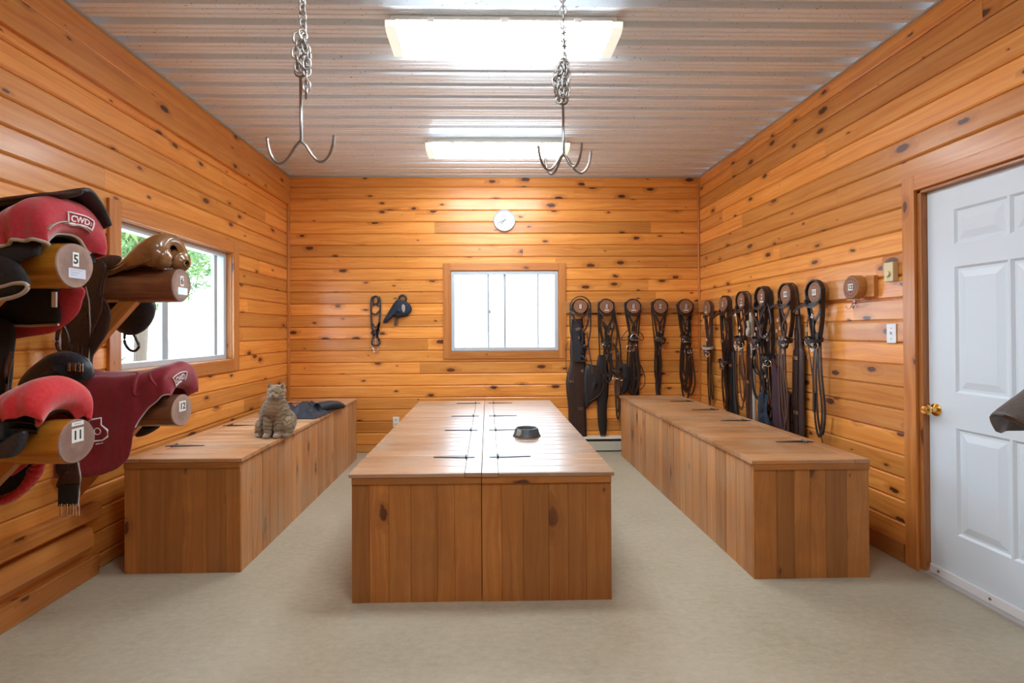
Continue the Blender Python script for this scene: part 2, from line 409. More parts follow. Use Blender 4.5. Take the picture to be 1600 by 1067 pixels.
# windows -----------------------------------------------------------
def casing(name,O,U,N,u0,u1,z0,z1,w,depth):
    m=M(); t=.02; O=Vector(O)
    def b(a,c,d,e,n0,n1,tone=.5):
        p=O+U*a+Z_*d+N*n0; q=O+U*c+Z_*e+N*n1
        m.box(tuple(min(p[i],q[i]) for i in range(3)),tuple(max(p[i],q[i]) for i in range(3)),tone=tone)
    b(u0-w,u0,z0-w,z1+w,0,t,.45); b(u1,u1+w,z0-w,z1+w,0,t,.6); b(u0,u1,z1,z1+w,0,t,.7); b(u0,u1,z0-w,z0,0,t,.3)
    b(u0-.012,u0+.004,z0,z1,-depth,.0); b(u1-.004,u1+.012,z0,z1,-depth,0); b(u0,u1,z1-.004,z1+.012,-depth,0); b(u0,u1,z0-.012,z0+.004,-depth,0)
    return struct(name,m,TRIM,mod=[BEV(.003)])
def window(n,O,U,N,u0,u1,z0,z1,w,depth,bars):
    c=casing('window_%d'%n,O,U,N,u0,u1,z0,z1,w,depth)
    O=Vector(O)
    def bx(m,a,cc,d,e,n0,n1):
        p=O+U*a+Z_*d+N*n0; q=O+U*cc+Z_*e+N*n1
        m.box(tuple(min(p[i],q[i]) for i in range(3)),tuple(max(p[i],q[i]) for i in range(3)))
    f=M(); D=-depth; fw=.045; e=.004
    for a in ((u0+e,u0+fw,z0+e,z1-e),(u1-fw,u1-e,z0+e,z1-e),(u0+fw,u1-fw,z1-fw,z1-e),(u0+fw,u1-fw,z0+e,z0+fw)): bx(f,*a,D,D+.075)
    f2=M()
    for (u,wd) in bars: bx(f2,u-wd/2,u+wd/2,z0+fw-.005,z1-fw+.005,D+.02,D+.05)
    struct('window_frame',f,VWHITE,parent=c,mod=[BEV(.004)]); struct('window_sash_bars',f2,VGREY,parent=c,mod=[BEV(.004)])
    g=M(); bx(g,u0+fw,u1-fw,z0+fw,z1-fw,D+.030,D+.034); struct('window_pane',g,GLASS,parent=c)
    return c
ub=lambda px: at(px,480,y=YB).x-XL
w2=window(1,(XL,YB,0),X_,-Y_,bx0-XL,bx1-XL,bz0,bz1,.085,.07,[(ub(763),.022),(ub(789),.028),(ub(841),.018)])
lc=(ly0+ly1)/2
w1=window(2,(XL,YF,0),Y_,X_,ly0-YF,ly1-YF,lz0,lz1,.10,.12,[(at(252,500,x=XL-.10).y-YF,.07),(ly1-.13-YF,.05)])
l=M(); p=at(766,487,y=YB+.01); l.box((p.x-.012,YB+.0,p.z-.02),(p.x+.006,YB+.03,p.z+.02)); struct('latch',l,STEEL,parent=w2,mod=[BEV(.003)])

# door --------------------------------------------------------------
dm=M(); tw=.085
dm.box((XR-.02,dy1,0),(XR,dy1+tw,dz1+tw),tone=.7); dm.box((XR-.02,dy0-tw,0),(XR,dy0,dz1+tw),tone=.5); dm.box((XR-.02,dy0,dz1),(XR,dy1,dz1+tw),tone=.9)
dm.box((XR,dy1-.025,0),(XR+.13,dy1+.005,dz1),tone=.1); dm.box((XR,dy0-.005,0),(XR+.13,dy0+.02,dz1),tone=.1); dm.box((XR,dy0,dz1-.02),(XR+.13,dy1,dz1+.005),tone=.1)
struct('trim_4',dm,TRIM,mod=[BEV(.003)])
DX=XR+.035; e0,e1=dy0+.022,dy1-.027
def yz(px,py): q=at(px,py,x=DX); return q
pl_=yz(1491,400).y; pr_=yz(1575,400).y
mir=lambda yy:(e0+e1)-yy
rows=[(at(1491,327,x=DX).z,at(1492,381.5,x=DX).z),(at(1490,417,x=DX).z,at(1490,613,x=DX).z),(at(1488,668,x=DX).z,at(1488,833,x=DX).z)]
m=M(); ztop=dz1-.022; zbot=.03
ys=sorted([e0,mir(pl_),mir(pr_),pr_,pl_,e1]); zs=sorted([zbot,ztop]+[v for r in rows for v in r])
pan=[]
for i in range(len(ys)-1):
    for j in range(len(zs)-1):
        y0_,y1_,z0_,z1_=ys[i],ys[i+1],zs[j],zs[j+1]
        if i in (1,3) and j in (1,3,5):
            rings=[(0,0),(.012,.010),(.024,.010),(.060,.001),]
            R=[[(DX+d,y0_+k,z0_+k),(DX+d,y1_-k,z0_+k),(DX+d,y1_-k,z1_-k),(DX+d,y0_+k,z1_-k)] for k,d in rings]
            for a,b in zip(R,R[1:]):
                for q in range(4): m.add([a[q],a[(q+1)%4],b[(q+1)%4],b[q]],[(3,2,1,0)])
            m.add(R[-1],[(3,2,1,0)])
        else: m.add([(DX,y0_,z0_),(DX,y1_,z0_),(DX,y1_,z1_),(DX,y0_,z1_)],[(3,2,1,0)])
m.box((DX+.012,e0,zbot),(DX+.045,e1,ztop))
m.add([(DX,e0,zbot),(DX+.013,e0,zbot),(DX+.013,e0,ztop),(DX,e0,ztop),(DX,e1,zbot),(DX+.013,e1,zbot),(DX+.013,e1,ztop),(DX,e1,ztop)],[(0,1,2,3),(7,6,5,4),(0,4,5,1),(3,2,6,7)])
door=struct('door_1',m,WPAINT)
k=at(1463,640,x=DX)
kn=M(); kn.lathe((DX,k.y,k.z),[(.034,0),(.034,-.006),(.016,-.012),(.013,-.03),(.022,-.04),(.029,-.052),(.029,-.062),(.021,-.072),(.004,-.074)],28,'X')
struct('door_knob',kn,BRASS,parent=door,smooth='angle')
lt=M(); lt.box((DX-.002,e1-.006,k.z-.028),(DX+.004,e1+.012,k.z+.028)); struct('strike_plate',lt,BRASS,parent=door)
sw=M(); sw.box((DX-.012,e0,.012),(DX,e1-.004,.062)); struct('door_sweep',sw,WHITE,parent=door,mod=[BEV(.004)])
th=M(); th.box((XR-.01,dy0,0),(XR+.15,dy1,.012)); struct('door_threshold',th,GREYT,parent=door)
bt=M()
for yy in (e1-.06,(e0+e1)/2+.1,e0+.1): bt.lathe((DX-.012,yy,.038),[(.007,0),(.006,-.004),(.001,-.005)],12,'X')
struct('sweep_screws',bt,STEEL,parent=door)

# lamps -------------------------------------------------------------
def ceiling_lamp(y0,label):
    x0,x1=-.555,.76; d=.33
    t=thing('ceiling_light',label,'ceiling light',((x0+x1)/2,y0+d/2,H),'fluorescent ceiling lights')
    m=M(); m.box((x0+.02,y0+.045,H-.055),(x1-.02,y0+d-.045,H)); m.box((x0+.002,y0+.001,H-.0535),(x1-.002,y0+d-.001,H-.050)); obj('housing',m,LAMPBODY,t,mod=[BEV(.001)])  # housing, plus a thin plate added over the lens to block its upward light
    def lens(xa,xb):
        m=M(); zt,zb=H-.054,H-.104; i=.04
        m.grid([[(xa,y0,zt),(xb,y0,zt)],[(xa,y0+.006,zt-.032),(xb,y0+.006,zt-.032)],[(xa,y0+i,zb),(xb,y0+i,zb)],[(xa,y0+d-i,zb),(xb,y0+d-i,zb)],[(xa,y0+d-.006,zt-.032),(xb,y0+d-.006,zt-.032)],[(xa,y0+d,zt),(xb,y0+d,zt)]],closeu=True)
        for x,f in ((xa,1),(xb,-1)):
            P=[(x,y0,zt),(x,y0+.006,zt-.032),(x,y0+i,zb),(x,y0+d-i,zb),(x,y0+d-.006,zt-.032),(x,y0+d,zt)]; m.add(P[::f],[tuple(range(6))])
        return m
    obj('lens',lens(x0+.06,x1-.06),LENS,t); obj('lens_end',lens(x0,x0+.0595),LENSD,t,mod=[BEV(.004)]); obj('lens_end',lens(x1-.0595,x1),LENSD,t,mod=[BEV(.004)])
    for x in (x0+.25,(x0+x1)/2,x1-.25):
        c=M(); c.box((x-.02,y0-.004,H-.064),(x+.02,y0+.01,H-.04)); obj('lens_clip',c,LAMPBODY,t)
lamp1=at(780,31,z=H-.05).y; lamp2=at(780,222,z=H-.05).y
ceiling_lamp(lamp1,'large wraparound ceiling light nearest the viewer, above the chained hooks')
ceiling_lamp(lamp2,'ceiling light nearer the clock wall, smaller in view than the first')
ceiling_lamp(2*lamp1-lamp2,'ceiling light behind the viewer, out of the photo')

# back wall things --------------------------------------------------
c=at(788,345,y=YB); R=.125
t=thing('wall_clock','round white wall clock above the back window','clock',(c.x,YB,c.z))
m=M(); m.lathe((c.x,YB,c.z),[(R-.004,0),(R,-.006),(R,-.030),(R-.004,-.036),(R-.012,-.034),(R-.014,-.026),(.001,-.026)],48,'Y'); obj('clock_case',m,mat('clock white',(.55,.57,.58),.45),t,smooth='angle')
GREY=mat('clock print',(.16,.18,.20),.6)
for i in range(12):
    a=2*PI*(i+1)/12; r=.088
    obj('numeral',text_mesh(str(i+1),.024,(c.x+r*math.sin(a),YB-.0268,c.z+r*math.cos(a)),X_,Z_,-Y_),GREY,t)
for nm,ang,L,w in (('hour_hand',math.radians(222),.055,.006),('minute_hand',math.radians(248),.075,.004)):
    m=M(); dx,dz=math.sin(ang),math.cos(ang); m.sweep([(c.x-dx*.018,YB-.029,c.z-dz*.018),(c.x+dx*L,YB-.029,c.z+dz*L)],[(-w/2,-.001),(w/2,-.001),(w/2,.001),(-w/2,.001)],(0,-1,0)); obj(nm,m,mat('hand grey',(.05,.06,.07),.5),t)
# outlet
c=at(619,659,y=YB); t=thing('wall_outlet','white plastic outlet low on the back wall behind the central chests','outlet',(c.x,YB,c.z))
m=M(); m.box((c.x-.036,YB-.008,c.z-.058),(c.x+.036,YB,c.z+.058)); obj('cover_plate',m,WHITE,t,mod=[BEV(.003)])
for s in (-1,1):
    m=M(); m.box((c.x-.017,YB-.011,c.z+s*.024-.014),(c.x+.017,YB-.008,c.z+s*.024+.014)); obj('socket',m,IVORY,t,mod=[BEV(.003)])
# heater
hx0,hx1=at(858,700,y=YB-.06).x,2.38; t=thing('baseboard_heater','cream metal baseboard heater under the hanging tack on the back wall','heater',((hx0+hx1)/2,YB,0))
HT=mat('cream enamel',(.62,.60,.50),.4)
m=M(); m.box((hx0,YB-.07,.015),(hx1,YB-.055,.115)); m.box((hx0,YB-.012,.015),(hx1,YB,.17)); m.grid([[(hx0,YB,.172),(hx1,YB,.172)],[(hx0,YB-.055,.165),(hx1,YB-.055,.165)],[(hx0,YB-.068,.145),(hx1,YB-.068,.145)],[(hx0,YB-.064,.145),(hx1,YB-.064,.145)],[(hx0,YB-.052,.160),(hx1,YB-.052,.160)],[(hx0,YB-.006,.166),(hx1,YB-.006,.166)]]); obj('casing',m,HT,t)
m=M(); m.box((hx0+.02,YB-.05,.03),(hx1-.02,YB-.013,.12)); obj('heating_fins',m,mat('dark fins',(.03,.03,.03),.6),t)
for x in (hx0,hx1):
    m=M(); m.box((x-.02,YB-.072,.0),(x+.02,YB,.174)); obj('end_cap',m,HT,t,mod=[BEV(.003)])

# right wall fittings -----------------------------------------------
c=at(1389,425,x=XR-.03); t=thing('thermostat','beige box thermostat with round dial beside the white door','thermostat',(XR,c.y,c.z))
m=M(); m.box((XR-.035,c.y-.035,c.z-.058),(XR,c.y+.035,c.z+.058)); obj('case',m,IVORY,t,mod=[BEV(.004)])
m=M(); m.lathe((XR-.035,c.y,c.z-.012),[(.020,0),(.018,-.012),(.001,-.013)],24,'X'); obj('dial',m,IVORY,t,smooth='angle')
c=at(1394,521,x=XR); t=thing('light_switch','white light switch plate below the thermostat','light switch',(XR,c.y,c.z))
m=M(); m.box((XR-.007,c.y-.036,c.z-.058),(XR,c.y+.036,c.z+.058)); obj('cover_plate',m,WHITE,t,mod=[BEV(.003)])
m=M(); m.box((XR-.018,c.y-.005,c.z-.004),(XR-.006,c.y+.005,c.z+.012)); obj('toggle',m,WHITE,t,mod=[BEV(.002)])
for s in (-1,1):
    m=M(); m.lathe((XR-.007,c.y,c.z+s*.032),[(.004,0),(.003,-.002),(.0005,-.002)],10,'X'); obj('screw',m,STEEL,t)
c=at(1336,479,x=XR); m=M()
for s in (-1,1):
    m.tube(catmull([(XR-.002,c.y,c.z+.03),(XR-.02,c.y,c.z+.012),(XR-.022,c.y+s*.010,c.z-.006),(XR-.03,c.y+s*.022,c.z-.014),(XR-.034,c.y+s*.034,c.z-.006),(XR-.034,c.y+s*.036,c.z+.008)],5),.0028,8)
m.box((XR-.005,c.y-.007,c.z+.015),(XR,c.y+.007,c.z+.04))
tag(obj('coat_hook',m,STEEL,smooth='angle'),'small double metal hook under the empty log slice','hook')

# ================================================================== CHESTS
def strap_hinge(parent,x,y,dirx):
    m=M(); z=ZT+.0045
    m.plank((x,y-.016,ZT-.001) if dirx>0 else (x,y+.016,ZT-.001),(dirx,0,0),(0,dirx,0),(0,0,1),.045,.032,.0045,.001)
    a=Vector((x,y,ZT)); 
    for s0,s1,w0,w1 in ((-.012,-.19,.022,.004),):
        P=[(x+dirx*s0,y-w0,ZT),(x+dirx*s0,y+w0,ZT),(x+dirx*s1,y+w1,ZT),(x+dirx*s1,y-w1,ZT)]
        Q=[(p[0],p[1],ZT+.004) for p in P]; m.add(P+Q,[(0,1,2,3),(7,6,5,4),(0,4,5,1),(1,5,6,2),(2,6,7,3),(3,7,4,0)])
    m.tube([(x-dirx*.004,y-.03,ZT+.005),(x-dirx*.004,y+.03,ZT+.005)],.0065,8)
    return obj('strap_hinge',m,IRON,parent)
def vboards(m,O,U,N,L,h,wmin,wmax,T=.014,gap=.0045,bv=.0045):
    u=0; O=Vector(O)
    while u<L-.001:
        w=random.uniform(wmin,wmax)
        if L-u-w<wmin*.6: w=L-u
        m.plank(O+U*u,(0,0,1),U,N,h,w-gap,T,bv); u+=w
def chest(label,x0,x1,y0,y1,hinge,lidm,front_ov=.013,near_seed=1,ny=4,group=None,hy=None):
    """hinge: +1 hinged along x1, -1 along x0"""
    random.seed(near_seed)
    t=thing('storage_chest',label,'chest',((x0+x1)/2,(y0+y1)/2,0),group)
    lt=.022; h=ZT-lt; T=.014
    m=M(); m.box((x0+T,y0+T,0),(x1-T,y0+2*T,h)); m.box((x0+T,y1-2*T,0),(x1-T,y1-T,h)); m.box((x0+T,y0+T,0),(x0+2*T,y1-T,h)); m.box((x1-2*T,y0+T,0),(x1-T,y1-T,h)); m.box((x0+T,y0+T,0.0),(x1-T,y1-T,.02))
    obj('carcass',m,CHEST,t)
    m=M(); vboards(m,(x0,y0+T,0),X_,-Y_,x1-x0,h,.085,.14,gap=.0008,bv=.0022); obj('front_panel',m,CHEST,t)
    m=M(); vboards(m,(x1-T,y0+T,0),Y_,X_,y1-y0-2*T,h,.10,.14); obj('side_panel',m,SIDEW,t); m=M(); vboards(m,(x0+T,y1-T,0),-Y_,-X_,y1-y0-2*T,h,.10,.14); obj('side_panel',m,SIDEW,t)
    m=M(); vboards(m,(x1,y1-T,0),-X_,Y_,x1-x0,h,.085,.14); obj('back_panel',m,CHEST,t)
    m=M(); m.plank((x0+.001,y0-.001,h-.035),X_,Z_,-Y_,x1-x0-.002,.034,.006,.002); obj('top_rail',m,CHEST,t)
    hw=.085; ov=front_ov
    if hinge>0: la,lb,sa,sb=x0-ov,x1-hw,x1-hw+.002,x1
    else: la,lb,sa,sb=x0+hw,x1+ov,x0,x0+hw-.002
    m=M(); m.box((sa,y0-ov,h),(sb,y1,ZT),tone=.6)
    obj('hinge_board',m,lidm,t,mod=[BEV(.002)])
    m=M(); y=y0-ov
    while y<y1-.01:
        w=random.uniform(.115,.135)
        if y+w>y1-.04: w=y1-y
        m.plank((la,y+w-.0035,h),X_,-Y_,Z_,lb-la,w-.007,lt,.0055); y+=w
    obj('lid',m,lidm,t)
    hx=x1-hw if hinge>0 else x0+hw
    for q in (hy or [y0+(y1-y0)*f for f in (.1,.37,.63,.9)][:ny]): strap_hinge(t,hx,q,hinge)
    return t
CG='pair of chests back to back in the middle'
hyc=[at(745,714,z=ZT).y,at(745,672,z=ZT).y,at(745,650,z=ZT).y,at(748,630,z=ZT).y]
chest('left half of the central pair of pine chests, nothing on its lid',-.6912,-.036,2.6174,5.3105,1,LIDC,near_seed=3,hy=hyc)
chest('right half of the central pair of pine chests, pet bowl on its lid',-.033,.6269,2.6124,5.3105,-1,LIDC,near_seed=8,hy=hyc)
LX=-1.418
chest('long low pine chest under the left window, cat sitting on it',-2.073,LX,2.975,5.58,-1,LID,near_seed=15,hy=[at(262,697,z=ZT).y,at(352,665,z=ZT).y,4.6,5.2])
chest('long low pine chest below the hanging bridles at right',1.4584,2.1042,2.7995,5.6266,1,LID,near_seed=21,hy=[at(1285,690,z=ZT).y,at(1185,657,z=ZT).y,at(1120,640,z=ZT).y,at(1068,627,z=ZT).y])
random.seed(5)

# pet bowl ----------------------------------------------------------
c=at(823,681,z=ZT); c.z=ZT; m=M(); t=thing('pet_bowl','black plastic pet bowl on the right central chest lid','bowl',(c.x,c.y,ZT))
m.lathe((c.x,c.y,ZT),[(.095,0),(.096,.004),(.090,.010),(.077,.052),(.074,.056),(.068,.056),(.062,.048),(.056,.020),(.001,.018)],40); obj('bowl_shell',m,BLACKP,t,smooth='angle')
m=M(); m.lathe((c.x,c.y,ZT),[(.058,.022),(.060,.028),(.030,.031),(.001,.031)],32); obj('pet_food',m,fabric('dry food',(.28,.19,.14),(.42,.30,.24),sc=140),t,smooth=True)
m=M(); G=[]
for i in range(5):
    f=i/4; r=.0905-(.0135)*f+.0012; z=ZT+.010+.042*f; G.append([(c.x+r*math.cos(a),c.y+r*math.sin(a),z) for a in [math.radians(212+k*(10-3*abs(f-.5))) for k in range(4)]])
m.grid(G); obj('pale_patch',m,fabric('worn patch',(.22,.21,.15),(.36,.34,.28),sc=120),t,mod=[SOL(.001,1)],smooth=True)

# ================================================================== HOOKS
def link_pts(c,d,side,L,Wd):
    c=Vector(c);d=Vector(d).normalized();side=Vector(side).normalized(); out=[]
    for k in range(14):
        a=2*PI*k/14; x,y=math.cos(a),math.sin(a)
        yy=y*Wd/2+(L/2-Wd/2)*(1 if y>0 else -1)*(abs(y)**.3)
        out.append(c+side*(x*Wd/2)+d*yy)
    return out
def chain(m,pts,L=.042,Wd=.027,r=.0038,seed=0):
    rnd=random.Random(seed); pts=[Vector(p) for p in pts]; pitch=L-2.2*r*2*.8
    seg=0; acc=0; n=0; i=0; pos=pts[0].copy()
    total=sum((b-a).length for a,b in zip(pts,pts[1:])); s=0
    def P(s):
        for a,b in zip(pts,pts[1:]):
            l=(b-a).length
            if s<=l: return a+(b-a)*(s/l), (b-a).normalized()
            s-=l
        return pts[-1],(pts[-1]-pts[-2]).normalized()
    while s<total:
        c,d=P(s); side=d.orthogonal().normalized(); q=Matrix.Rotation((n%2)*PI/2+.5+rnd.uniform(-.25,.25),3,d); side=q@side
        m.tube(link_pts(c,d,side,L,Wd),r,6,hint=d.cross(side),closed=True); s+=pitch; n+=1
def tack_hook(label,px,py_top,py_j,depth,prongs,bundle,eye):
    top=at(px,py_top,y=depth); j=at(px,py_j,y=depth)
    X,Y=j.x,j.y
    t=thing('tack_cleaning_hook',label,'hook',(X,Y,top.z),'tack hooks hanging on chains')
    m=M(); m.tube([(X,Y,top.z-.02),(X+.002,Y,j.z)],.0058,10); obj('shaft',m,STEEL,t,smooth=True)
    m=M(); m.tube([(X+.020*math.cos(a),Y,top.z+.020*math.sin(a)) for a in [2*PI*k/20 for k in range(20)]],.0055,8,hint=(0,1,0),closed=True); obj('eye',m,STEEL,t,smooth=True)
    for dx,dy,R_ in prongs:
        P=[(X,Y,j.z+.01)]
        for f,h in ((.16,-.012),(.34,-.050),(.52,-.074),(.70,-.074),(.86,-.050),(.96,-.012),(1.0,.028)): P.append((X+dx*f*R_,Y+dy*f*R_,j.z+h*R_/.13*.95))
        m=M(); m.tube(catmull(P,6),.0056,9); obj('prong',m,STEEL,t,smooth=True)
    m=M(); chain(m,[(X+.004,Y,top.z+.014),(X+.012,Y,top.z+.12),(X+.004,Y,top.z+.35),(X,Y,H)],seed=3); obj('chain',m,CHAINM,t,smooth=True)
    m=M()
    for k,(a) in enumerate(bundle): chain(m,[(X+p[0],Y-.012-.006*k,top.z+p[1]) for p in a],seed=k+9)
    obj('spare_chain',m,CHAINM,t,smooth=True)
tack_hook('two-pronged steel hook on a chain, left of the nearest ceiling light',470,112,224,2.0,[(-1,.1,.135),(1,-.1,.132)],[[(.012,.10),(.030,.09),(.028,-.02),(.026,-.10),(.016,-.115)],[(-.006,.12),(-.012,.06),(.0,.0)],[(.018,.13),(.036,.05),(.030,0)]],True)
tack_hook('four-pronged steel hook on a knotted chain in front of the ceiling lights',880,156,244,2.2,[(-.9,-.45,.125),(-.62,.75,.11),(.98,.12,.125),(.55,-.8,.115)],[[(.0,.14),(-.03,.10),(-.028,.02),(-.02,-.01),(0,.01)],[(.004,.15),(.018,.10),(.014,.02),(.004,-.005)],[(-.008,.13),(-.016,.07),(-.006,.01)],[(.01,.13),(.004,.06),(.012,.0)],[(-.02,.11),(-.04,.075),(-.032,.03)]],False)

# ================================================================== SADDLE RACK
board('trim_5',[((XL,YF,.334),(XL+.062,2.98,.414))],TRIM,.004,tone=.3)
m=M(); m.grid([[(XL,yy,.15),(XL+.035,yy,.155),(XL+.055,yy,.185),(XL+.058,yy,.24),(XL+.045,yy,.285),(XL,yy,.30)] for yy in (YF,2.925)],closev=True,cap=True,tone=.4)
struct('trim_6',m,TRIM)
def rack_log(label,c,num,mt,seed,stick):
    """log whose cut end is centred at c, running back to the left wall, with a diagonal brace"""
    rnd=random.Random(seed); R=.090; c=Vector(c)
    t=thing('saddle_rack_log',label,'saddle rack',(XL,c.y,c.z),'log posts of the saddle rack')
    ph=[rnd.uniform(0,6) for _ in range(4)]
    def rad(a,x): return R*(1+.035*math.sin(2*a+ph[0])+.02*math.sin(3*a+ph[1]+x*3)+.012*math.sin(x*9+ph[2]))
    def ring(x,k=1): return [(x,c.y+rad(a,x)*k*math.cos(a),c.z+rad(a,x)*k*math.sin(a)) for a in [2*PI*i/40 for i in range(40)]]
    m=M(); m.grid([ring(XL+ (c.x-.004-XL)*i/24) for i in range(25)],closev=True); obj('log',m,mt,t,smooth=True)
    m=M(); m.grid([ring(c.x-.004,1),ring(c.x,.96),ring(c.x+.0005,.5),ring(c.x+.0006,.02)],closev=True,cap=True); e=obj('cut_end',m,ENDG,t)
    z=c.z-R; m=M()
    a=Vector((c.x-.25,c.y-.04,z+.02)); b=Vector((XL,c.y-.04,z-.36)); d=(b-a).normalized(); n=Vector((0,1,0)).cross(d)
    m.plank(a-n*.035-d*.06,d,n,(0,1,0),(b-a).length+.08,.07,.045,.003); obj('brace',m,TRIM,t)
    x=c.x+.0018
    w=.030*len(num)
    m=M(); m.box((x-.001,c.y-w/2,c.z-.004),(x,c.y+w/2,c.z+.052)); s=obj('number_sticker',m,STICK,t)
    obj('number',text_mesh(num,.05,(x+.0004,c.y,c.z+.023),Y_,Z_,X_,bold=.0012),INK,s)
    if stick==1:
        m=M(); m.box((x-.001,c.y-.035,c.z-.05),(x,c.y+.050,c.z-.012)); s=obj('name_label',m,LBL,t)
        m=M(); 
        for k in range(3): m.box((x,c.y-.026,c.z-.020-.009*k),(x+.0005,c.y+.03-.012*k,c.z-.018-.009*k))
        obj('label_print',m,mat('grey print',(.30,.34,.42),.5),s)
    elif stick==2:
        m=M(); m.box((x-.001,c.y-.03,c.z+.062),(x,c.y+.03,c.z+.078)); s=obj('name_label',m,STICK,t)
        m=M(); m.box((x,c.y-.018,c.z+.069),(x+.0005,c.y+.018,c.z+.0715)); obj('label_print',m,mat('grey print',(.30,.34,.42),.5),s)
    return t
L5=Vector((-1.624,2.06,1.638)); L6=Vector((-1.674,2.85,1.630)); L12=Vector((-1.678,2.86,.945)); L11=Vector((-1.648,2.10,.939))
rack_log('upper log of the saddle rack numbered 5, nearest the viewer',L5,'5',LOGO,1,1)
rack_log('dark upper log of the saddle rack numbered 6, in front of the window',L6,'6',LOGB,2,1)
rack_log('lower log of the saddle rack numbered 12, beside the left chest',L12,'12',LOGB,3,0)
rack_log('lower log of the saddle rack numbered 11, nearest the viewer',L11,'11',LOGO,4,2)

def interp(st,n):
    """smooth resample of station rows (tuples) by monotone parameter"""
    N=len(st); out=[]
    for i in range(N-1):
        a,b,c,d=st[max(0,i-1)],st[i],st[i+1],st[min(N-1,i+2)]
        for j in range(n):
            t=j/n
            out.append(tuple(.5*((2*q)+(r-p)*t+(2*p-5*q+4*r-s)*t*t+(3*q-p-3*r+s)*t**3) for p,q,r,s in zip(a,b,c,d)))
    out.append(st[-1]); return out
def drape_fn(L,rear,st,wr=.0,seed=0,nd=6,nc=40,gather=0,flare=.0):
    """rows run from the cantle end (rear) towards the wall; columns from near hem over the ridge to the far hem.
    station: (d, ridge z, half width, near hem z, far hem z)"""
    rows=interp(st,nd); G=[]
    for i,(d,zr,w,zn,zf) in enumerate(rows):
        K=[(-(w+flare*max(0,zr-zn)),zn),(-(w*1.03+flare*.4*max(0,zr-zn)),zn+(zr-.06-zn)*.6),(-w*.93,zr-.052),(-w*.55,zr-.012),(0,zr),(w*.55,zr-.012),(w*.93,zr-.052),(w*1.03,zf+(zr-.06-zf)*.6),(w,zf)]
        C=catmull([(a,b,0) for a,b in K],5); row=[]
        for j,p in enumerate(C):
            u=j/(len(C)-1); edge=abs(u-.5)*2
            x=rear-d; y=L.y+p.x; z=L.z+p.y
            q=Vector((x*5,y*5,z*4+seed*7)); 
            k=wr*(noise.noise(q*1.2)+.6*noise.noise(q*2.7))
            g=gather*math.sin(d*95+3*noise.noise(Vector((d*6,u*4,seed))))*max(0,edge-.25)
            dy=-1 if p.x<0 else 1
            row.append(Vector((x+.4*k,y+dy*(k+g)*min(1,edge*1.6),z+(k+g)*(1-edge*.6))))
        G.append(row)
    return G
def cover(name,G,mt,parent,th=.006,flip=False):
    m=M(); m.grid(G); return obj(name,m,mt,parent,smooth=True,mod=[SOL(th,0)])
def piping(G,parent,idx,rows,mt,r=.005,name='piping'):
    m=M(); P=[G[i][idx] for i in rows]; m.tube(P,r,8); return obj(name,m,mt,parent,smooth=True)
def panel(m,pts,y,th=.012,bulge=.01,mode='XZ',map3=None,N=None):
    """rounded leather panel: closed outline in a plane, thick and slightly domed"""
    P=catmull([(a,b,0) for a,b in pts],6,closed=True) ; cx=sum(p.x for p in P)/len(P); cy=sum(p.y for p in P)/len(P)
    f=map3 or (lambda a,b,n:(a,y-n,b))
    R=[]
    for k,n in ((.02,-th*.5),(.7,-th*.5),(.97,-th*.5),(1.0,0),(.97,th*.5),(.75,th*.5+bulge*.6),(.4,th*.5+bulge*.9),(.02,th*.5+bulge)):
        R.append([f(cx+(p.x-cx)*k,cy+(p.y-cy)*k,n) for p in P])
    m.grid(R,closev=True,cap=True); return P
def pxz(lst,y): return [(v.x,v.z) for v in (at(a,b,y=y) for a,b in lst)]
def on_grid(G,i0,i1,j0,j1,off=.008):
    """maps a unit square to part of a draped surface (bilinear), pushed outwards"""
    def f(u,v,h=0):
        a=i0+(i1-i0)*u; b=j0+(j1-j0)*v; i=int(a);j=int(b);i=min(i,len(G)-2);j=min(j,len(G[0])-2);fu=a-i;fv=b-j
        p=G[i][j]*(1-fu)*(1-fv)+G[i+1][j]*fu*(1-fv)+G[i][j+1]*(1-fu)*fv+G[i+1][j+1]*fu*fv
        n=(G[i+1][j]-G[i][j]).cross(G[i][j+1]-G[i][j]).normalized()
        if n.y>0 and b<len(G[0])/2: n=-n
        return p+n*(off+h)
    return f
def quad_on(G,L,TL,TR,BL,BR,off=.006):
    '''maps a unit square (u right, v up) to a four-cornered patch of a draped surface'''
    def g(a,b):
        i=max(0,min(int(a),len(G)-2)); j=max(0,min(int(b),len(G[0])-2)); fu=a-i; fv=b-j
        p=G[i][j]*(1-fu)*(1-fv)+G[i+1][j]*fu*(1-fv)+G[i][j+1]*(1-fu)*fv+G[i+1][j+1]*fu*fv
        n=(G[i+1][j]-G[i][j]).cross(G[i][j+1]-G[i][j]).normalized()
        return p, (n if n.dot(p-Vector((p.x-.05,L.y,L.z+.05)))>0 else -n)
    def f(u,v,h=0):
        a=(BL[0]*(1-u)+BR[0]*u)*(1-v)+(TL[0]*(1-u)+TR[0]*u)*v; b=(BL[1]*(1-u)+BR[1]*u)*(1-v)+(TL[1]*(1-u)+TR[1]*u)*v
        p,n=g(a,b); return p+n*(off+h)
    return f
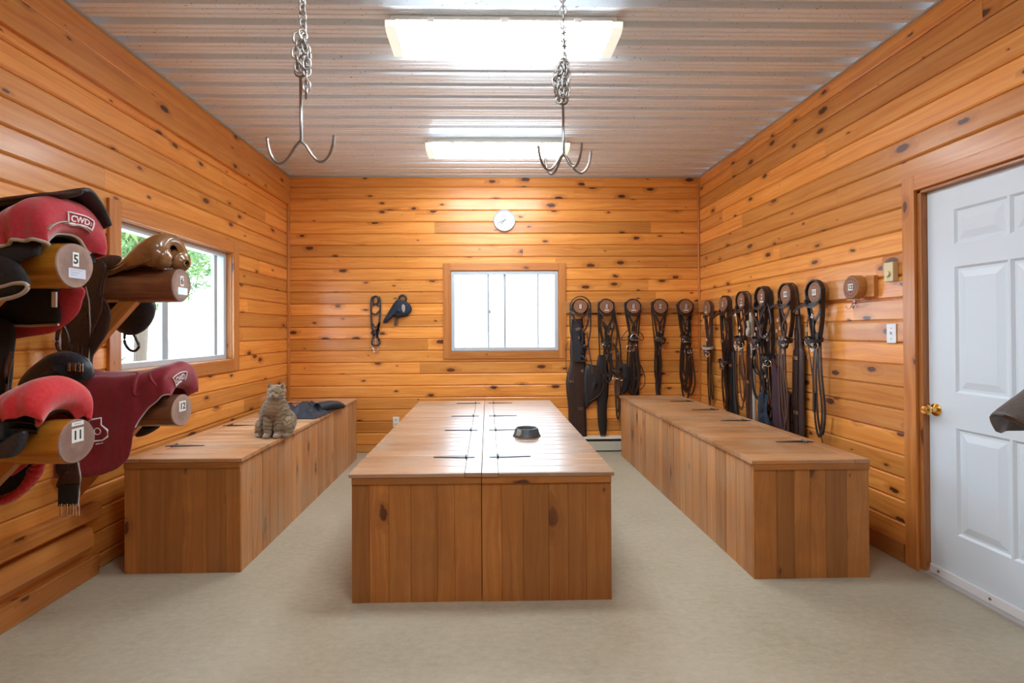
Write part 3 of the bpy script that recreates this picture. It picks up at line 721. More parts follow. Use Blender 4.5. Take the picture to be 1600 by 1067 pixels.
def logo(f,parent,body='CWD',asp=2.2):
    """embroidered box logo laid on the cover by surface map f(u,v)"""
    m=text_mesh(body,1,(0,0,0),X_,Z_,Y_,bold=.02,depth=.0)
    xs=[v[0] for v in m.v]; zs=[v[2] for v in m.v]
    # text_mesh maps y->Z_
    x0,x1,z0,z1=min(xs),max(xs),min(zs),max(zs)
    m.v=[tuple(f(.14+.66*(v[0]-x0)/(x1-x0),.24+.52*(v[2]-z0)/(z1-z0),.0015)) for v in m.v]
    obj('logo_lettering',m,LOGOW,parent,mod=[SOL(.001,0)])
    m=M(); P=[]
    for a,b in ((.04,.06),(.5,.06),(.96,.06),(.96,.5),(.96,.94),(.5,.94),(.04,.94),(.04,.5)): P.append((a,b))
    Q=[]
    for i in range(8):
        a,b=P[i],P[(i+1)%8]
        for k in range(4): Q.append(f(a[0]+(b[0]-a[0])*k/4,a[1]+(b[1]-a[1])*k/4,.001))
    m.tube(Q,.0032,6,closed=True); m.tube([f(.84,.35,.002),f(.87,.5,.002),f(.84,.65,.002)],.002,6)
    obj('logo_border',m,LOGOW,parent,smooth=True)

# saddle on log 5 ---------------------------------------------------
t=thing('covered_saddle','saddle in red cover with white lettering and black pad on top, on log 5','saddle',(L5.x-.25,L5.y,L5.z+.09),'saddles on the log rack')
ST=[(.030,.125,.120,.060,.07),(-.002,.155,.145,.060,.065),(-.006,.215,.165,.070,.06),(.035,.255,.176,.074,.05),(.10,.250,.180,.066,.02),(.18,.205,.172,.030,-.02),(.28,.165,.160,-.01,-.06),(.42,.155,.155,-.03,-.1),(.60,.185,.150,-.05,-.1)]
ST=[(d,z,w*.9,a,b) for d,z,w,a,b in ST]
G5=drape_fn(L5,-1.625,ST,wr=.012,seed=1,gather=.010); cover('seat_cover',G5,RED,t)
piping(G5,t,0,range(6,len(G5)),PIPE,.007); m=M(); m.tube([p+Vector((.002,0,0)) for p in G5[0]],.007,8); obj('piping',m,PIPE,t,smooth=True)
logo(quad_on(G5,L5,(11.5,16.5),(10.5,25),(7.4,16.5),(6.6,25)),t)
m=M(); P=[quad_on(G5,L5,(11,6),(6,27),(10,6),(5,27))(k/12,.3) for k in range(13)]; m.strap(P,.014,(0,-1,0),.004); obj('cover_strap',m,PIPE,t)
# black fleece pad over the seat
G=[]
for d,an,zn,zr,af,zf in ((-.005,-.02,.285,.312,.150,.19),(.02,-.045,.270,.308,.165,.19),(.09,-.085,.255,.288,.17,.16),(.20,-.11,.232,.272,.18,.14),(.32,-.12,.208,.245,.17,.10),(.46,-.12,.20,.225,.16,.08),(.6,-.12,.2,.235,.16,.08)):
    G.append([Vector((-1.585-d,L5.y+a,L5.z+z)) for a,z in catmull([(an,zn,0),((an)*.4,zr-.004,0),(.04,zr,0),(af*.7,zr-.06,0),(af,zf,0)],4) for a,z in [(a,z)]] if False else [Vector((-1.585-d,L5.y+p.x,L5.z+p.y)) for p in catmull([(an,zn,0),(an*.4,zr-.006,0),(.04,zr,0),(af*.72,zr-.055,0),(af,zf,0)],5)])
m=M(); m.grid(G); obj('top_pad',m,LTHB,t,smooth=True,mod=[SOL(.022,1),SUB(1)])
m=M(); m.tube([g[0]+Vector((0,-.004,.004)) for g in G],.006,8); obj('pad_edge',m,LTHM,t,smooth=True)
# under panels and flaps
m=M(); m.grid(drape_fn(L5,-1.64,[(.02,.110,.110,.03,.04),(.10,.13,.125,-.01,-.02),(.2,.13,.135,-.10,-.08),(.4,.13,.145,-.13,-.12),(.58,.13,.145,-.13,-.12)],nd=4)); obj('saddle_panel',m,FLEECE,t,smooth=True,mod=[SOL(.03,-1)])
P=pxz([(-60,395),(-10,398),(22,408),(40,428),(44,447),(20,462),(-60,470)],1.90); m=M(); Q=panel(m,P,1.90,.02,.012); obj('flap',m,FLEECE,t,smooth=True)
m=M(); m.tube(catmull([(v.x,1.885,v.z) for v in (at(a,b,y=1.89) for a,b in ((-40,449),(0,449),(25,443),(42,444),(44,452),(30,462),(0,469),(-40,472)))],6),.0075,8); obj('piping',m,PIPE,t,smooth=True)
P=pxz([(-80,440),(0,436),(85,436),(91,470),(93,505),(50,508),(0,508),(-80,508)],2.20); m=M(); panel(m,P,2.20,.014,.004); obj('flap',m,FLEECE,t,smooth=True)
m=M(); m.tube([(v.x,2.185,v.z) for v in (at(a,b,y=2.19) for a,b in ((-60,508),(0,508),(50,509),(93,507)))],.006,8); obj('piping',m,PIPE,t,smooth=True)
m=M(); v0,v1=at(81,456,y=2.18),at(90,480,y=2.18); m.box((v0.x,2.178,v1.z),(v0.x+.018,2.186,v0.z)); obj('fabric_label',m,STICK,t)
P=pxz([(60,430),(128,448),(129,470),(120,492),(96,512),(60,524),(-60,530),(-60,440)],2.225); m=M(); panel(m,P,2.225,.014,.014); obj('far_cover_flap',m,RED,t,smooth=True)
P=pxz([(-40,500),(19,505),(20,560),(17,600),(10,616),(-40,612)],2.15); m=M(); panel(m,P,2.15,.014,.005); obj('girth_strap',m,FLEECE,t,smooth=True)
m=M()
for a in (((19,550),(11,575),(13,596),(12,614)),((20,560),(16,580),(12,600))): m.strap(catmull([(v.x,2.125,v.z) for v in (at(x,y,y=2.13) for x,y in a)],4),.010,(0,-1,0),.003)
obj('billet_strap',m,LTHM,t)

# tan saddle on log 6 ------------------------------------------------
t=thing('leather_saddle','uncovered tan leather saddle on log 6 in front of the window','saddle',(L6.x-.25,L6.y,L6.z+.09),'saddles on the log rack')
RX=-1.715
G6=drape_fn(L6,RX,[(.012,.225,.055,.185,.185),(.000,.250,.095,.178,.178),(.020,.270,.125,.150,.150),(.07,.258,.135,.105,.105),(.14,.218,.122,.090,.090),(.20,.160,.100,.075,.075),(.28,.128,.085,.05,.05),(.38,.130,.085,.04,.04),(.46,.155,.085,.04,.04),(.50,.15,.07,.04,.04)],nd=6)
m=M(); m.grid(G6); obj('seat',m,TAN,t,smooth=True,mod=[SOL(.012,-1)])
m=M(); m.tube([g[3]+Vector((0,-.006,.0)) for g in G6[8:]],.004,6); obj('seat_welt',m,LTHD,t,smooth=True)
m=M(); v=G6[9]; P=[quad_on(G6,L6,(22,18),(14,18),(22,13),(14,13),.004)(a,b) for a,b in ((0,0),(1,0),(1,1),(0,1))]; m.add(P,[(0,1,2,3)]); obj('maker_plate',m,STICK,t,mod=[SOL(.002,0)])
for s in (-1,1):
    m=M(); P=[(RX+.030,L6.y+s*.062,L6.z+.130),(RX-.0,L6.y+s*.072,L6.z+.135),(RX-.05,L6.y+s*.082,L6.z+.155),(RX-.12,L6.y+s*.09,L6.z+.145),(RX-.22,L6.y+s*.08,L6.z+.095),(RX-.34,L6.y+s*.08,L6.z+.075),(RX-.48,L6.y+s*.08,L6.z+.08)]
    m.tube(catmull(P,5),.060,16,scale=[min(1,.30+1.1*k/8) if k<8 else (1.15 if k<12 else max(.3,1.15-.85*(k-12)/9)) for k in range(31)]); obj('saddle_panel',m,TAN,t,smooth=True)
# flaps
P=pxz([(128,398),(155,404),(167,416),(161,440),(160,462),(173,486),(168,520),(146,556),(141,592),(104,588),(97,560),(97,515),(112,470),(118,420)],2.695); m=M(); panel(m,P,2.695,.010,.004); obj('flap',m,LTHD,t,smooth=True)
m=M(); m.tube([at(a,b,y=2.682) for a,b in ((134,448),(139,470),(141,510),(139,560),(137,588))],.0035,6); obj('flap_piping',m,PIPE,t,smooth=True)
m=M(); m.strap(catmull([at(a,b,y=2.68) for a,b in ((168,425),(163,445),(160,464),(158,485),(150,505),(143,520))],4),.006,(0,-1,0),.003); m.strap(catmull([at(a,b,y=2.68) for a,b in ((160,464),(168,476),(172,489))],4),.006,(0,-1,0),.003); obj('stitching',m,LTHM,t)
P=pxz([(110,400),(165,398),(190,402),(172,418),(120,420)],2.72); m=M(); panel(m,P,2.72,.012,.01); obj('skirt',m,LTHM,t,smooth=True)
P=pxz([(150,440),(200,452),(238,468),(241,492),(228,514),(206,524),(184,516),(165,490)],3.0); m=M(); panel(m,P,3.0,.03,.02); obj('flap',m,LTHN,t,smooth=True)
m=M(); m.tube(catmull([at(a,b,y=2.99) for a,b in ((195,520),(195,535),(202,546),(211,548),(217,541),(213,530),(207,520))],5),.0075,8); obj('stirrup_loop',m,LTHD,t,smooth=True)
m=M(); m.tube(catmull([at(a,b,y=2.6) for a,b in ((94,505),(90,520),(89,538),(93,548),(102,549),(108,540),(106,525),(99,508))],5),.0075,8); obj('girth_loop',m,LTHD,t,smooth=True)

# girth hanging from it ----------------------------------------------
t=thing('belly_guard_girth','black belly guard girth with buckles hanging from the tan saddle','girth',at(90,575,y=2.45))
P=pxz([(32,606),(40,585),(62,565),(85,551),(110,549),(132,558),(144,574),(143,590),(120,600),(70,612)],2.44); m=M(); panel(m,P,2.44,.03,.02); obj('guard_pad',m,LTHN,t,smooth=True)
P=pxz([(58,580),(72,571),(88,568),(94,572),(88,580),(68,586)],2.415); m=M(); panel(m,P,2.415,.006,.006); obj('oval_patch',m,LTHD,t,smooth=True)
for i,(a,b) in enumerate(((110,573),(119,573),(126,574))):
    v=at(a,b,y=2.395)
    m=M(); m.tube([(v.x-.010,v.y,v.z-.018),(v.x+.010,v.y,v.z-.018),(v.x+.010,v.y,v.z+.018),(v.x-.010,v.y,v.z+.018)],.0025,6,hint=(0,1,0),closed=True); m.tube([(v.x,v.y-.002,v.z-.02),(v.x,v.y-.002,v.z+.018)],.002,6); obj('buckle',m,CHROME,t)
    m=M(); m.strap([at(a+2,b-32,y=2.665),at(a,b-14,y=2.5),at(a,b,y=2.40),at(a,b+14,y=2.41)],.018,(0,-1,0),.004); obj('billet_strap',m,LTHD,t)

# saddle on log 12 ---------------------------------------------------
t=thing('covered_saddle','saddle fully wrapped in a maroon cover on log 12','saddle',(L12.x-.25,L12.y,L12.z+.09),'saddles on the log rack')
ST=[(.035,.120,.115,.085,.09),(.0,.150,.130,.088,.09),(-.012,.205,.148,.105,.09),(.015,.250,.160,.100,.08),(.06,.258,.168,.060,.06),(.11,.243,.170,.010,.04),(.150,.232,.168,-.08,.0),(.162,.230,.168,-.165,-.01),(.185,.225,.168,-.225,-.02),(.24,.215,.165,-.272,-.04),(.33,.210,.160,-.305,-.06),(.45,.212,.155,-.318,-.08),(.56,.225,.150,-.318,-.08)]
ST=[(d,z,w*.88,a,b) for d,z,w,a,b in ST]
G12=drape_fn(L12,-1.675,ST,wr=.016,seed=5,gather=.004,flare=.06,nd=5); cover('saddle_cover',G12,MAROON,t)
piping(G12,t,0,range(10,30),mat('pale grey cord',(.5,.46,.46),.7),.004)
logo(quad_on(G12,L12,(12,11.5),(9.5,20),(7,12.5),(5,20)),t)
# white outline emblem on the cover flap
m=M(); em=[(118,660),(158,653),(158,664),(168,672),(168,682),(160,688),(148,689)]
m.tube([at(a,b,y=L12.y-.215) for a,b in em],.004,6); m.tube([at(152+5*math.cos(k),674+5*math.sin(k),y=L12.y-.215) for k in [2*PI*i/14 for i in range(14)]],.003,6,hint=(0,1,0),closed=True)
m.tube([at(a,b,y=L12.y-.215) for a,b in ((150,694),(160,692))],.003,6); obj('cover_emblem',m,LOGOW,t,smooth=True)
# raised fold
def surf_fold(G,ij,r): 
    m=M(); P=[G[i][j]+Vector((0,-.002,0)) for i,j in ij]; P=catmull(P,5); m.tube(P,r,8,scale=[max(.15,math.sin(PI*k/(len(P)-1))) for k in range(len(P))]); return m
obj('cover_fold',surf_fold(G12,[(30,17),(33,14),(34,10),(32,7),(27,6),(22,8)],.011),MAROON,t,smooth=True)
obj('cover_fold',surf_fold(G12,[(48,18),(42,16),(37,13),(35,9),(35,6)],.009),MAROON,t,smooth=True)
obj('cover_fold',surf_fold(G12,[(24,15),(23,11),(21,8),(18,5)],.008),MAROON,t,smooth=True)
P=pxz([(215,655),(248,664),(243,672),(225,681),(212,680)],3.0); m=M(); panel(m,P,3.0,.02,.01); obj('flap',m,LTHB,t,smooth=True)

# saddle on log 11 ---------------------------------------------------
t=thing('covered_saddle','saddle in bright red gathered cover on log 11','saddle',(L11.x-.25,L11.y,L11.z+.09),'saddles on the log rack')
ST=[(.03,.140,.120,.105,.09),(-.002,.170,.145,.100,.08),(-.008,.220,.166,.110,.07),(.03,.262,.176,.125,.05),(.09,.258,.180,.115,.02),(.17,.222,.175,.075,-.02),(.28,.165,.165,.00,-.14),(.42,.12,.160,-.05,-.20),(.58,.10,.150,-.09,-.20)]
ST=[(d,z-.01,w*.78,a,b) for d,z,w,a,b in ST]
G11=drape_fn(L11+Vector((0,-.012,0)),-1.685,ST,wr=.008,seed=9,gather=.012); cover('seat_cover',G11,BRED,t)
m=M(); m.grid(drape_fn(L11,-1.70,[(.02,.115,.105,.065,.04),(.10,.13,.14,.075,-.02),(.2,.14,.168,.02,-.08),(.4,.11,.16,-.09,-.12),(.56,.09,.155,-.12,-.12)],nd=4)); obj('saddle_panel',m,LTHB,t,smooth=True,mod=[SOL(.035,-1)])
P=pxz([(-60,700),(0,688),(38,672),(40,690),(25,712),(0,717),(-60,725)],1.96); m=M(); panel(m,P,1.96,.02,.008); obj('flap',m,LTHN,t,smooth=True)
P=pxz([(22,718),(70,714),(60,735),(40,762),(5,786),(-40,795),(-40,770)],2.25); m=M(); panel(m,P,2.25,.012,.004); obj('flap',m,FLEECE,t,smooth=True)
m=M(); G=[]
out=catmull([at(a,b,y=2.24) for a,b in ((72,718),(64,742),(46,764),(22,782),(0,790),(-40,797))],8)
for k,p in enumerate(out):
    w=.034; c=Vector((-1.98,2.24,.80)); d=(c-p).normalized(); g=.008*math.sin(k*1.7)
    G.append([p+Vector((0,.004,0)),p+Vector((0,-.014-g,0))+d*w*.3,p+Vector((0,-.016-g,0))+d*w,p+d*w*1.8+Vector((0,.0,0))])
m.grid(G); obj('cover_hem',m,BRED,t,smooth=True,mod=[SOL(.006,0)])

# girth with four buckles --------------------------------------------
t=thing('leather_girth','dark girth with silver buckles dangling below log 11','girth',at(107,740,y=2.3))
P=pxz([(92,712),(120,712),(124,735),(124,760),(90,762),(93,745),(87,735)],2.30); m=M(); panel(m,P,2.30,.012,.004); obj('girth_body',m,LTHD,t,smooth=True)
m=M(); a,b=at(92,758,y=2.29),at(123,790,y=2.29); m.box((a.x,2.284,b.z),(b.x,2.292,a.z)); obj('elastic',m,FLEECE,t,mod=[BEV(.002)])
for px in (98,107,116,121):
    a,b=at(px-4,788,y=2.285),at(px+3,805,y=2.285)
    m=M(); m.tube([(a.x,2.284,a.z),(b.x,2.284,a.z),(b.x,2.284,b.z),(a.x,2.284,b.z)],.0022,6,hint=(0,1,0),closed=True); m.tube([((a.x+b.x)/2,2.281,a.z+.005),((a.x+b.x)/2,2.281,b.z)],.0018,6); obj('buckle',m,CHROME,t)
m=M(); m.tube([at(a,b,y=2.28) for a,b in ((122,722),(126,745),(124,770),(122,790))],.0025,6); obj('edge_cord',m,mat('pale grey cord',(.5,.46,.46),.7),t)

# saddle at the right edge ------------------------------------------
t=thing('leather_saddle','corner of a dark leather saddle entering at the right edge, before the white door','saddle',(2.1,1.72,1.0))
fo=[(1.779,1.068),(1.80,1.084),(1.90,1.14),(2.05,1.20),(2.30,1.21),(2.30,1.0),(2.05,.93),(1.90,.985),(1.80,1.052)]
m=M(); P=[(a,b) for a,b in fo]; 
G=[]
for k in range(25):
    f=k/24; x=1.779+f*.52; w=.02+.20*min(1,f*2.1)**.8; d_=x-1.779; zt=1.072+.50*min(d_,.22)+.1*max(0,min(d_-.22,.1)); zb=1.066-.58*min(d_,.16)
    G.append([Vector((x,1.76+a*w,zb+(zt-zb)*(1-abs(a)**3))) for a in [-1+2*i/16 for i in range(17)]])
m.grid(G); obj('seat',m,fabric('worn grey leather',(.05,.042,.038),(.12,.10,.09),rough=.5,sc=120),t,smooth=True,mod=[SOL(.012,-1)])
m=M(); m.tube([g[0]+Vector((0,-.004,.002)) for g in G],.006,8); obj('seat_welt',m,LTHM,t,smooth=True)
m=M(); m.strap([g[0]+Vector((0,.005,-.012*min(1,i/5)-(G[i][0].z-G[i][0].z))) for i,g in enumerate(G)],.004,(0,-1,0),.014); obj('skirt',m,LTHN,t)
t=thing('saddle_rack_log','log post on the right wall carrying the saddle beside the door','saddle rack',(XR,1.76,.97))
m=M(); m.tube([(2.06,1.76,.93),(XR,1.76,.93)],.088,28,hint=(0,0,1)); obj('log',m,LOGB,t,smooth='angle')

# ================================================================== TACK RAIL
m=M(); m.box((.86,YB-.022,1.573),(XR-.002,YB,1.70),tone=.4); 
tag(obj('hanging_rail',m,RAIL,mod=[BEV(.003)]),'flat pine board behind the log slices on the back wall','rail')
m=M(); m.box((XR-.030,3.158,1.575),(XR,YB-.024,1.707),tone=.8)
tag(obj('hanging_rail',m,RAIL,mod=[BEV(.003)]),'flat pine board behind the log slices on the right wall','rail')
BKf=(X_,-Y_); RTf=(-Y_,-X_)
class Fr:
    def __init__(s,C,fr): s.C=Vector(C); s.S,s.N=fr
    def p(s,a,t,n): return s.C+s.S*a-Z_*t+s.N*n
hangers=[(at(x,479,y=YB-.085),BKf,n) for x,n in ((907,'1'),(948,'2'),(990,'3'),(1032,'4'),(1072,'5'))]
for p,n in (((1103,482),'6'),((1129,476),'7'),((1158,470),'8'),((1190,464),'9'),((1227,460),'10'),((1272,457),'11'),((1329,449),'12')): hangers.append((at(*p,x=XR-.085),RTf,n))
FR=[]
ordw=['','leftmost log slice on the back wall, numbered 1','second log slice from the back window, numbered 2','log slice numbered 3, middle of the five on the back wall','fourth log slice on the back wall, numbered 4','log slice numbered 5 at the right end of the back wall','log slice numbered 6, deepest on the right wall by the corner','log slice numbered 7, second from the corner on the right wall','log slice numbered 8, just left of the pale rope','log slice numbered 9 above the blue quilted cloth','log slice numbered 10 above the long reddish brown girth','log slice numbered 11, last one carrying tack','empty log slice numbered 12 next to the thermostat']
for c,fr,n in hangers:
    S,N=fr; wallp=c-N*.085; f=Fr(wallp,fr); FR.append(f)
    R=.078 if fr is BKf else .076
    rnd=random.Random(int(n)*3)
    t=thing('log_slice_hanger',ordw[int(n)],'tack hanger',wallp,'numbered log slice tack hangers')
    def ring(k,nn): return [f.p(R*k*(1+.03*math.sin(2*a+int(n)))*math.cos(a),-R*k*(1+.03*math.sin(2*a+int(n)))*math.sin(a),nn) for a in [2*PI*i/36 for i in range(36)]]
    m=M(); m.grid([ring(1,.028),ring(1,.080),ring(.97,.083)],closev=True); m2=M(); m2.grid([ring(.97,.083),ring(.93,.085),ring(.5,.0852),ring(.02,.0852)],closev=True,cap=True)
    obj('bark_edge',m,LTHM if fr is BKf else RAIL,t,smooth='angle'); obj('cut_face',m2,DISC,t)
    w=.022*len(n); a=f.p(-w/2,.02,.0862); b=f.p(w/2,-.024,.0866)
    m=M(); m.box(tuple(min(a[i],b[i]) for i in range(3)),tuple(max(a[i],b[i])+1e-5 for i in range(3))); s=obj('number_sticker',m,STICK,t)
    obj('number',text_mesh(n,.038,f.p(0,-.001,.0872),S,Z_,N,bold=.001),INK,s)
    if n in ('2','3','5','6','8','9'):
        a=f.p(-.026,.046,.0862); b=f.p(.026,.034,.0866); m=M(); m.box(tuple(min(a[i],b[i]) for i in range(3)),tuple(max(a[i],b[i])+1e-5 for i in range(3))); obj('name_sticker',m,STICK,t)

def buckle(f,a,t,n,w=.020,h=.026,parent=None,mt=None,rot=0):
    m=M(); cs,sn=math.cos(rot),math.sin(rot)
    P=[f.p(a+x*cs-y*sn,t+x*sn+y*cs,n) for x,y in ((-w/2,-h/2),(w/2,-h/2),(w/2,h/2),(-w/2,h/2))]
    m.tube(P,.0024,6,hint=f.N,closed=True); m.tube([f.p(a,t-h/2,n+.002),f.p(a,t+h/2,n+.002)],.0018,6); return obj('buckle',m,mt or CHROME,parent)
def ringo(f,a,t,n,r,parent,mt=None,th=.0032,name='bit_ring',ax=1.0,tilt=0):
    m=M(); m.tube([f.p(a+r*ax*math.cos(k),t+r*math.sin(k),n+tilt*r*math.cos(k)) for k in [2*PI*i/20 for i in range(20)]],th,7,hint=f.N,closed=True); return obj(name,m,mt or CHROME,parent,smooth=True)
def bridle(i,label,seed,w=.085,drop=.32,L=.75,mt=LTHD,mr=LTHD,nose=True,bit=True,loops=3,lat=.0,crown=.084,knot=True,n0=.05,name='bridle',nb=4,spread=.05,nosemat=None,group='bridles hanging on the log slices'):
    f=FR[i-1]; rnd=random.Random(seed); U=rnd.uniform
    t=thing(name,label,'bridle',f.p(0,0,n0),group)
    ctr=lambda P,k=6:catmull(P,k)
    # headpiece round the slice
    m=M(); P=[f.p(-w*.55+lat,drop,n0)]+[f.p(-w*.95+lat*.5,drop*.55,n0)]+[f.p(-crown*math.cos(a),-crown*math.sin(a),n0+.01) for a in [k*PI/8 for k in range(0,9)]]+[f.p(w*.95+lat*.5,drop*.55,n0),f.p(w*.55+lat,drop,n0)]
    m.sweep(ctr(P,4),[(-.005,-.016),(.005,-.016),(.005,.016),(-.005,.016)],f.N); obj('headpiece',m,mt,t)
    for s in (-1,1):
        m=M(); P=[f.p(s*crown*.9,.02,n0+.02),f.p(s*w*U(.5,.9)+lat*.5,drop*U(.3,.5),n0+U(.0,.03)),f.p(-s*w*U(.0,.3)+lat,drop*U(.65,.8),n0+U(0,.03)),f.p(s*.02+lat,drop*1.05,n0+.01)]
        m.strap(ctr(P),.020,f.N,.005); obj('cheek_strap',m,mt,t)
    m=M(); P=[f.p(-crown,.05,n0+.03),f.p(-crown*.5,.095,n0+.045),f.p(crown*.4,.10,n0+.045),f.p(crown,.05,n0+.03)]; m.strap(ctr(P),.016,f.N,.005); obj('browband',m,mt,t)
    if nose:
        m=M(); a0=lat; tt=drop*U(.95,1.1); P=[f.p(a0+.062*math.cos(k),tt+.012*math.sin(k+1),n0+.02+.055*math.sin(k)) for k in [2*PI*j/18 for j in range(18)]]; m.sweep(P,[(-.003,-.013),(.003,-.013),(.003,.013),(-.003,.013)],(0,0,1),closed=True)
        obj('noseband',m,nosemat or mt,t)
        if knot:
            m=M(); P=[f.p(lat+.045*math.cos(k)+U(-.01,.01),tt+.03+.03*math.sin(k*1.7)+U(-.01,.01),n0+.03+.03*math.sin(k)) for k in [2*PI*j/9 for j in range(9)]]; m.strap(catmull(P,5,True),.018,f.N,.005,closed=True); obj('flash_strap',m,mt,t)
    if bit:
        tt=drop*1.15
        for s in (-1,1): ringo(f,lat+s*.035+U(-.01,.01),tt+U(-.015,.015),n0+.04,.027,t,ax=U(.5,1),tilt=U(-.6,.6))
        m=M(); m.tube(ctr([f.p(lat-.035,tt,n0+.04),f.p(lat,tt+.012,n0+.055),f.p(lat+.035,tt,n0+.04)],4),.005,8); obj('bit_mouthpiece',m,CHROME,t,smooth=True)
    for k in range(loops):
        l=L*U(.72,1.0) if k else L; a=spread*U(.5,1.1); o=lat+U(-.03,.03); nn=n0+U(-.02,.03); top=drop*U(.8,1.1)
        P=[f.p(o-a*.3,top,nn),f.p(o-a*.9,top+(l-top)*.35,nn+.01),f.p(o-a,top+(l-top)*.78,nn),f.p(o-a*.45,l-.012,nn),f.p(o+a*.35,l-.005,nn+.004),f.p(o+a,top+(l-top)*.75,nn+.012),f.p(o+a*.6,top+(l-top)*.4,nn+.02),f.p(o+a*.2,top,nn+.015)]
        m=M(); m.strap(ctr(P,6),.019,f.N,.004); obj('rein',m,mr,t)
    for k in range(nb+3): buckle(f,lat+U(-w*.7,w*.7),U(.12,drop*1.5),n0+.05,parent=t,rot=U(-.5,.5),mt=CHROME)
    return t
def girth(i,label,a0,t0,t1,w,mt,n0=.02,taper=1.0,lat=0,name='leather_girth',buckles=((.3,0),),cat='girth',wav=.006,contour=None):
    f=FR[i-1]; t=thing(name,label,cat,f.p(a0,t0,n0))
    K=contour or [(0,.45),(.06,.8),(.2,.85),(.45,1.0),(.7,1.0*taper),(.93,.85*taper),(1,.5*taper)]
    G=[]
    for u,k in interp([(a,b) for a,b in K],6):
        tt=t0+(t1-t0)*u; hw=w/2*k; c=a0+lat*u+wav*math.sin(u*7)
        G.append([f.p(c-hw,tt,n0-.006),f.p(c-hw,tt,n0+.006),f.p(c-hw*.6,tt,n0+.013),f.p(c,tt,n0+.015),f.p(c+hw*.6,tt,n0+.013),f.p(c+hw,tt,n0+.006),f.p(c+hw,tt,n0-.006)])
    m=M(); m.grid(G,closev=True,cap=True); obj('girth_body',m,mt,t,smooth=True)
    m=M(); m.strap([f.p(a0+lat*(u/10)+.006*math.sin(.7*u),t0+(t1-t0)*(.1+.085*u),n0+.018) for u in range(10)],w*.28,f.N,.005); obj('centre_strap',m,mt,t)
    m=M(); m.tube(catmull([f.p(a0-.02,t0+.03,n0),f.p(-.088,.02,.04),f.p(-.06,-.06,.04),f.p(0,-.088,.04),f.p(.06,-.06,.04),f.p(.088,.02,.04),f.p(a0+.02,t0+.03,n0)],5),.007,6); obj('hanging_loop',m,mt,t)
    for u,s in buckles:
        for q in (-1,1): buckle(f,a0+lat*u+s+q*.014,t0+(t1-t0)*u,n0+.022,.022,.026,t)
    return t
# 1: blue-black girth and chest guard
girth(1,'very long dark girth hanging beneath the leftmost log slice',-.03,.14,1.55,.24,LTHD,contour=[(0,.5),(.1,.62),(.25,.75),(.36,.72),(.48,1.05),(.58,1.02),(.7,.85),(.85,.85),(1,.8)],n0=.03,buckles=((.5,-.07),(.72,.03)))
t=bridle(1,'blue-black bridle looped round the leftmost log slice',31,w=.12,drop=.50,L=.62,mt=LTHN,mr=LTHN,crown=.115,loops=2,nose=False,bit=False,n0=.07,nb=5,spread=.08)
f=FR[0]; m=M(); m.strap(catmull([f.p(-.045,.20,.09),f.p(-.05,.35,.09),f.p(-.04,.5,.09),f.p(-.045,.62,.09)],5),.075,f.N,.008); obj('wide_strap',m,LTHN,t)
m=M(); m.tube(catmull([f.p(-.13,.40,.03),f.p(-.155,.46,.02),f.p(-.158,.62,.02),f.p(-.15,.74,.02),f.p(-.12,.80,.02),f.p(-.10,.7,.02)],6),.0035,6); obj('thin_cord',m,LTHM,t)
t=thing('leather_guard','round black leather guard sticking out right of the long dark girth','guard',f.p(.16,.9,.04))
m=M(); panel(m,[(a,-b) for a,b in ((.05,.70),(.14,.66),(.22,.70),(.268,.80),(.262,.92),(.21,1.03),(.13,1.09),(.05,1.13))],0,.016,.02,map3=lambda a,b,n:tuple(f.p(a,-b,.05+n))); obj('guard_pad',m,LTHB,t,smooth=True)
m=M(); m.tube(catmull([f.p(*q,.07) for q in ((.14,.69),(.22,.72),(.255,.81),(.25,.92),(.2,1.01),(.1,1.07))],6),.004,6); obj('guard_welt',m,LTHM,t,smooth=True)
m=M(); m.strap(catmull([f.p(.08,.3,.06),f.p(.1,.5,.06),f.p(.125,.65,.07),f.p(.13,.76,.075)],5),.014,f.N,.004); obj('guard_strap',m,LTHM,t)
# 2
bridle(2,'thick tangle of black bridle straps on the second log slice',41,w=.085,drop=.38,L=.85,mt=LTHB,mr=LTHB,loops=4,spread=.045,nb=6)
girth(2,'narrow black girth tapering nearly to the floor under the second log slice',-.05,.55,1.50,.12,LTHB,lat=.01,taper=.8,n0=.03,buckles=((.25,0),(.97,0)),contour=[(0,.6),(.15,1.1),(.45,1.15),(.6,.9),(.85,.8),(1,.4)])
bridle(2,'second black bridle drooping right of the tangled one, reins reaching the chest corner',43,w=.10,drop=.70,L=1.27,mt=LTHD,mr=LTHM,loops=3,lat=.12,spread=.035,n0=.04,nb=5)
f=FR[1]; t=thing('fleece_noseband','fluffy black noseband bunched beside the right chest corner','noseband',f.p(.19,.82,.06))
m=M(); m.tube(catmull([f.p(.15,.70,.05),f.p(.20,.68,.08),f.p(.22,.80,.08),f.p(.21,.92,.06),f.p(.17,.98,.05)],6),.042,14,scale=[.6+.4*math.sin(PI*k/24) for k in range(25)]); obj('fleece_tube',m,FLEECE,t,smooth=True)
m=M(); m.strap([f.p(.17,.62,.06),f.p(.18,.80,.13),f.p(.16,1.0,.06)],.014,f.N,.004); obj('strap',m,LTHB,t)
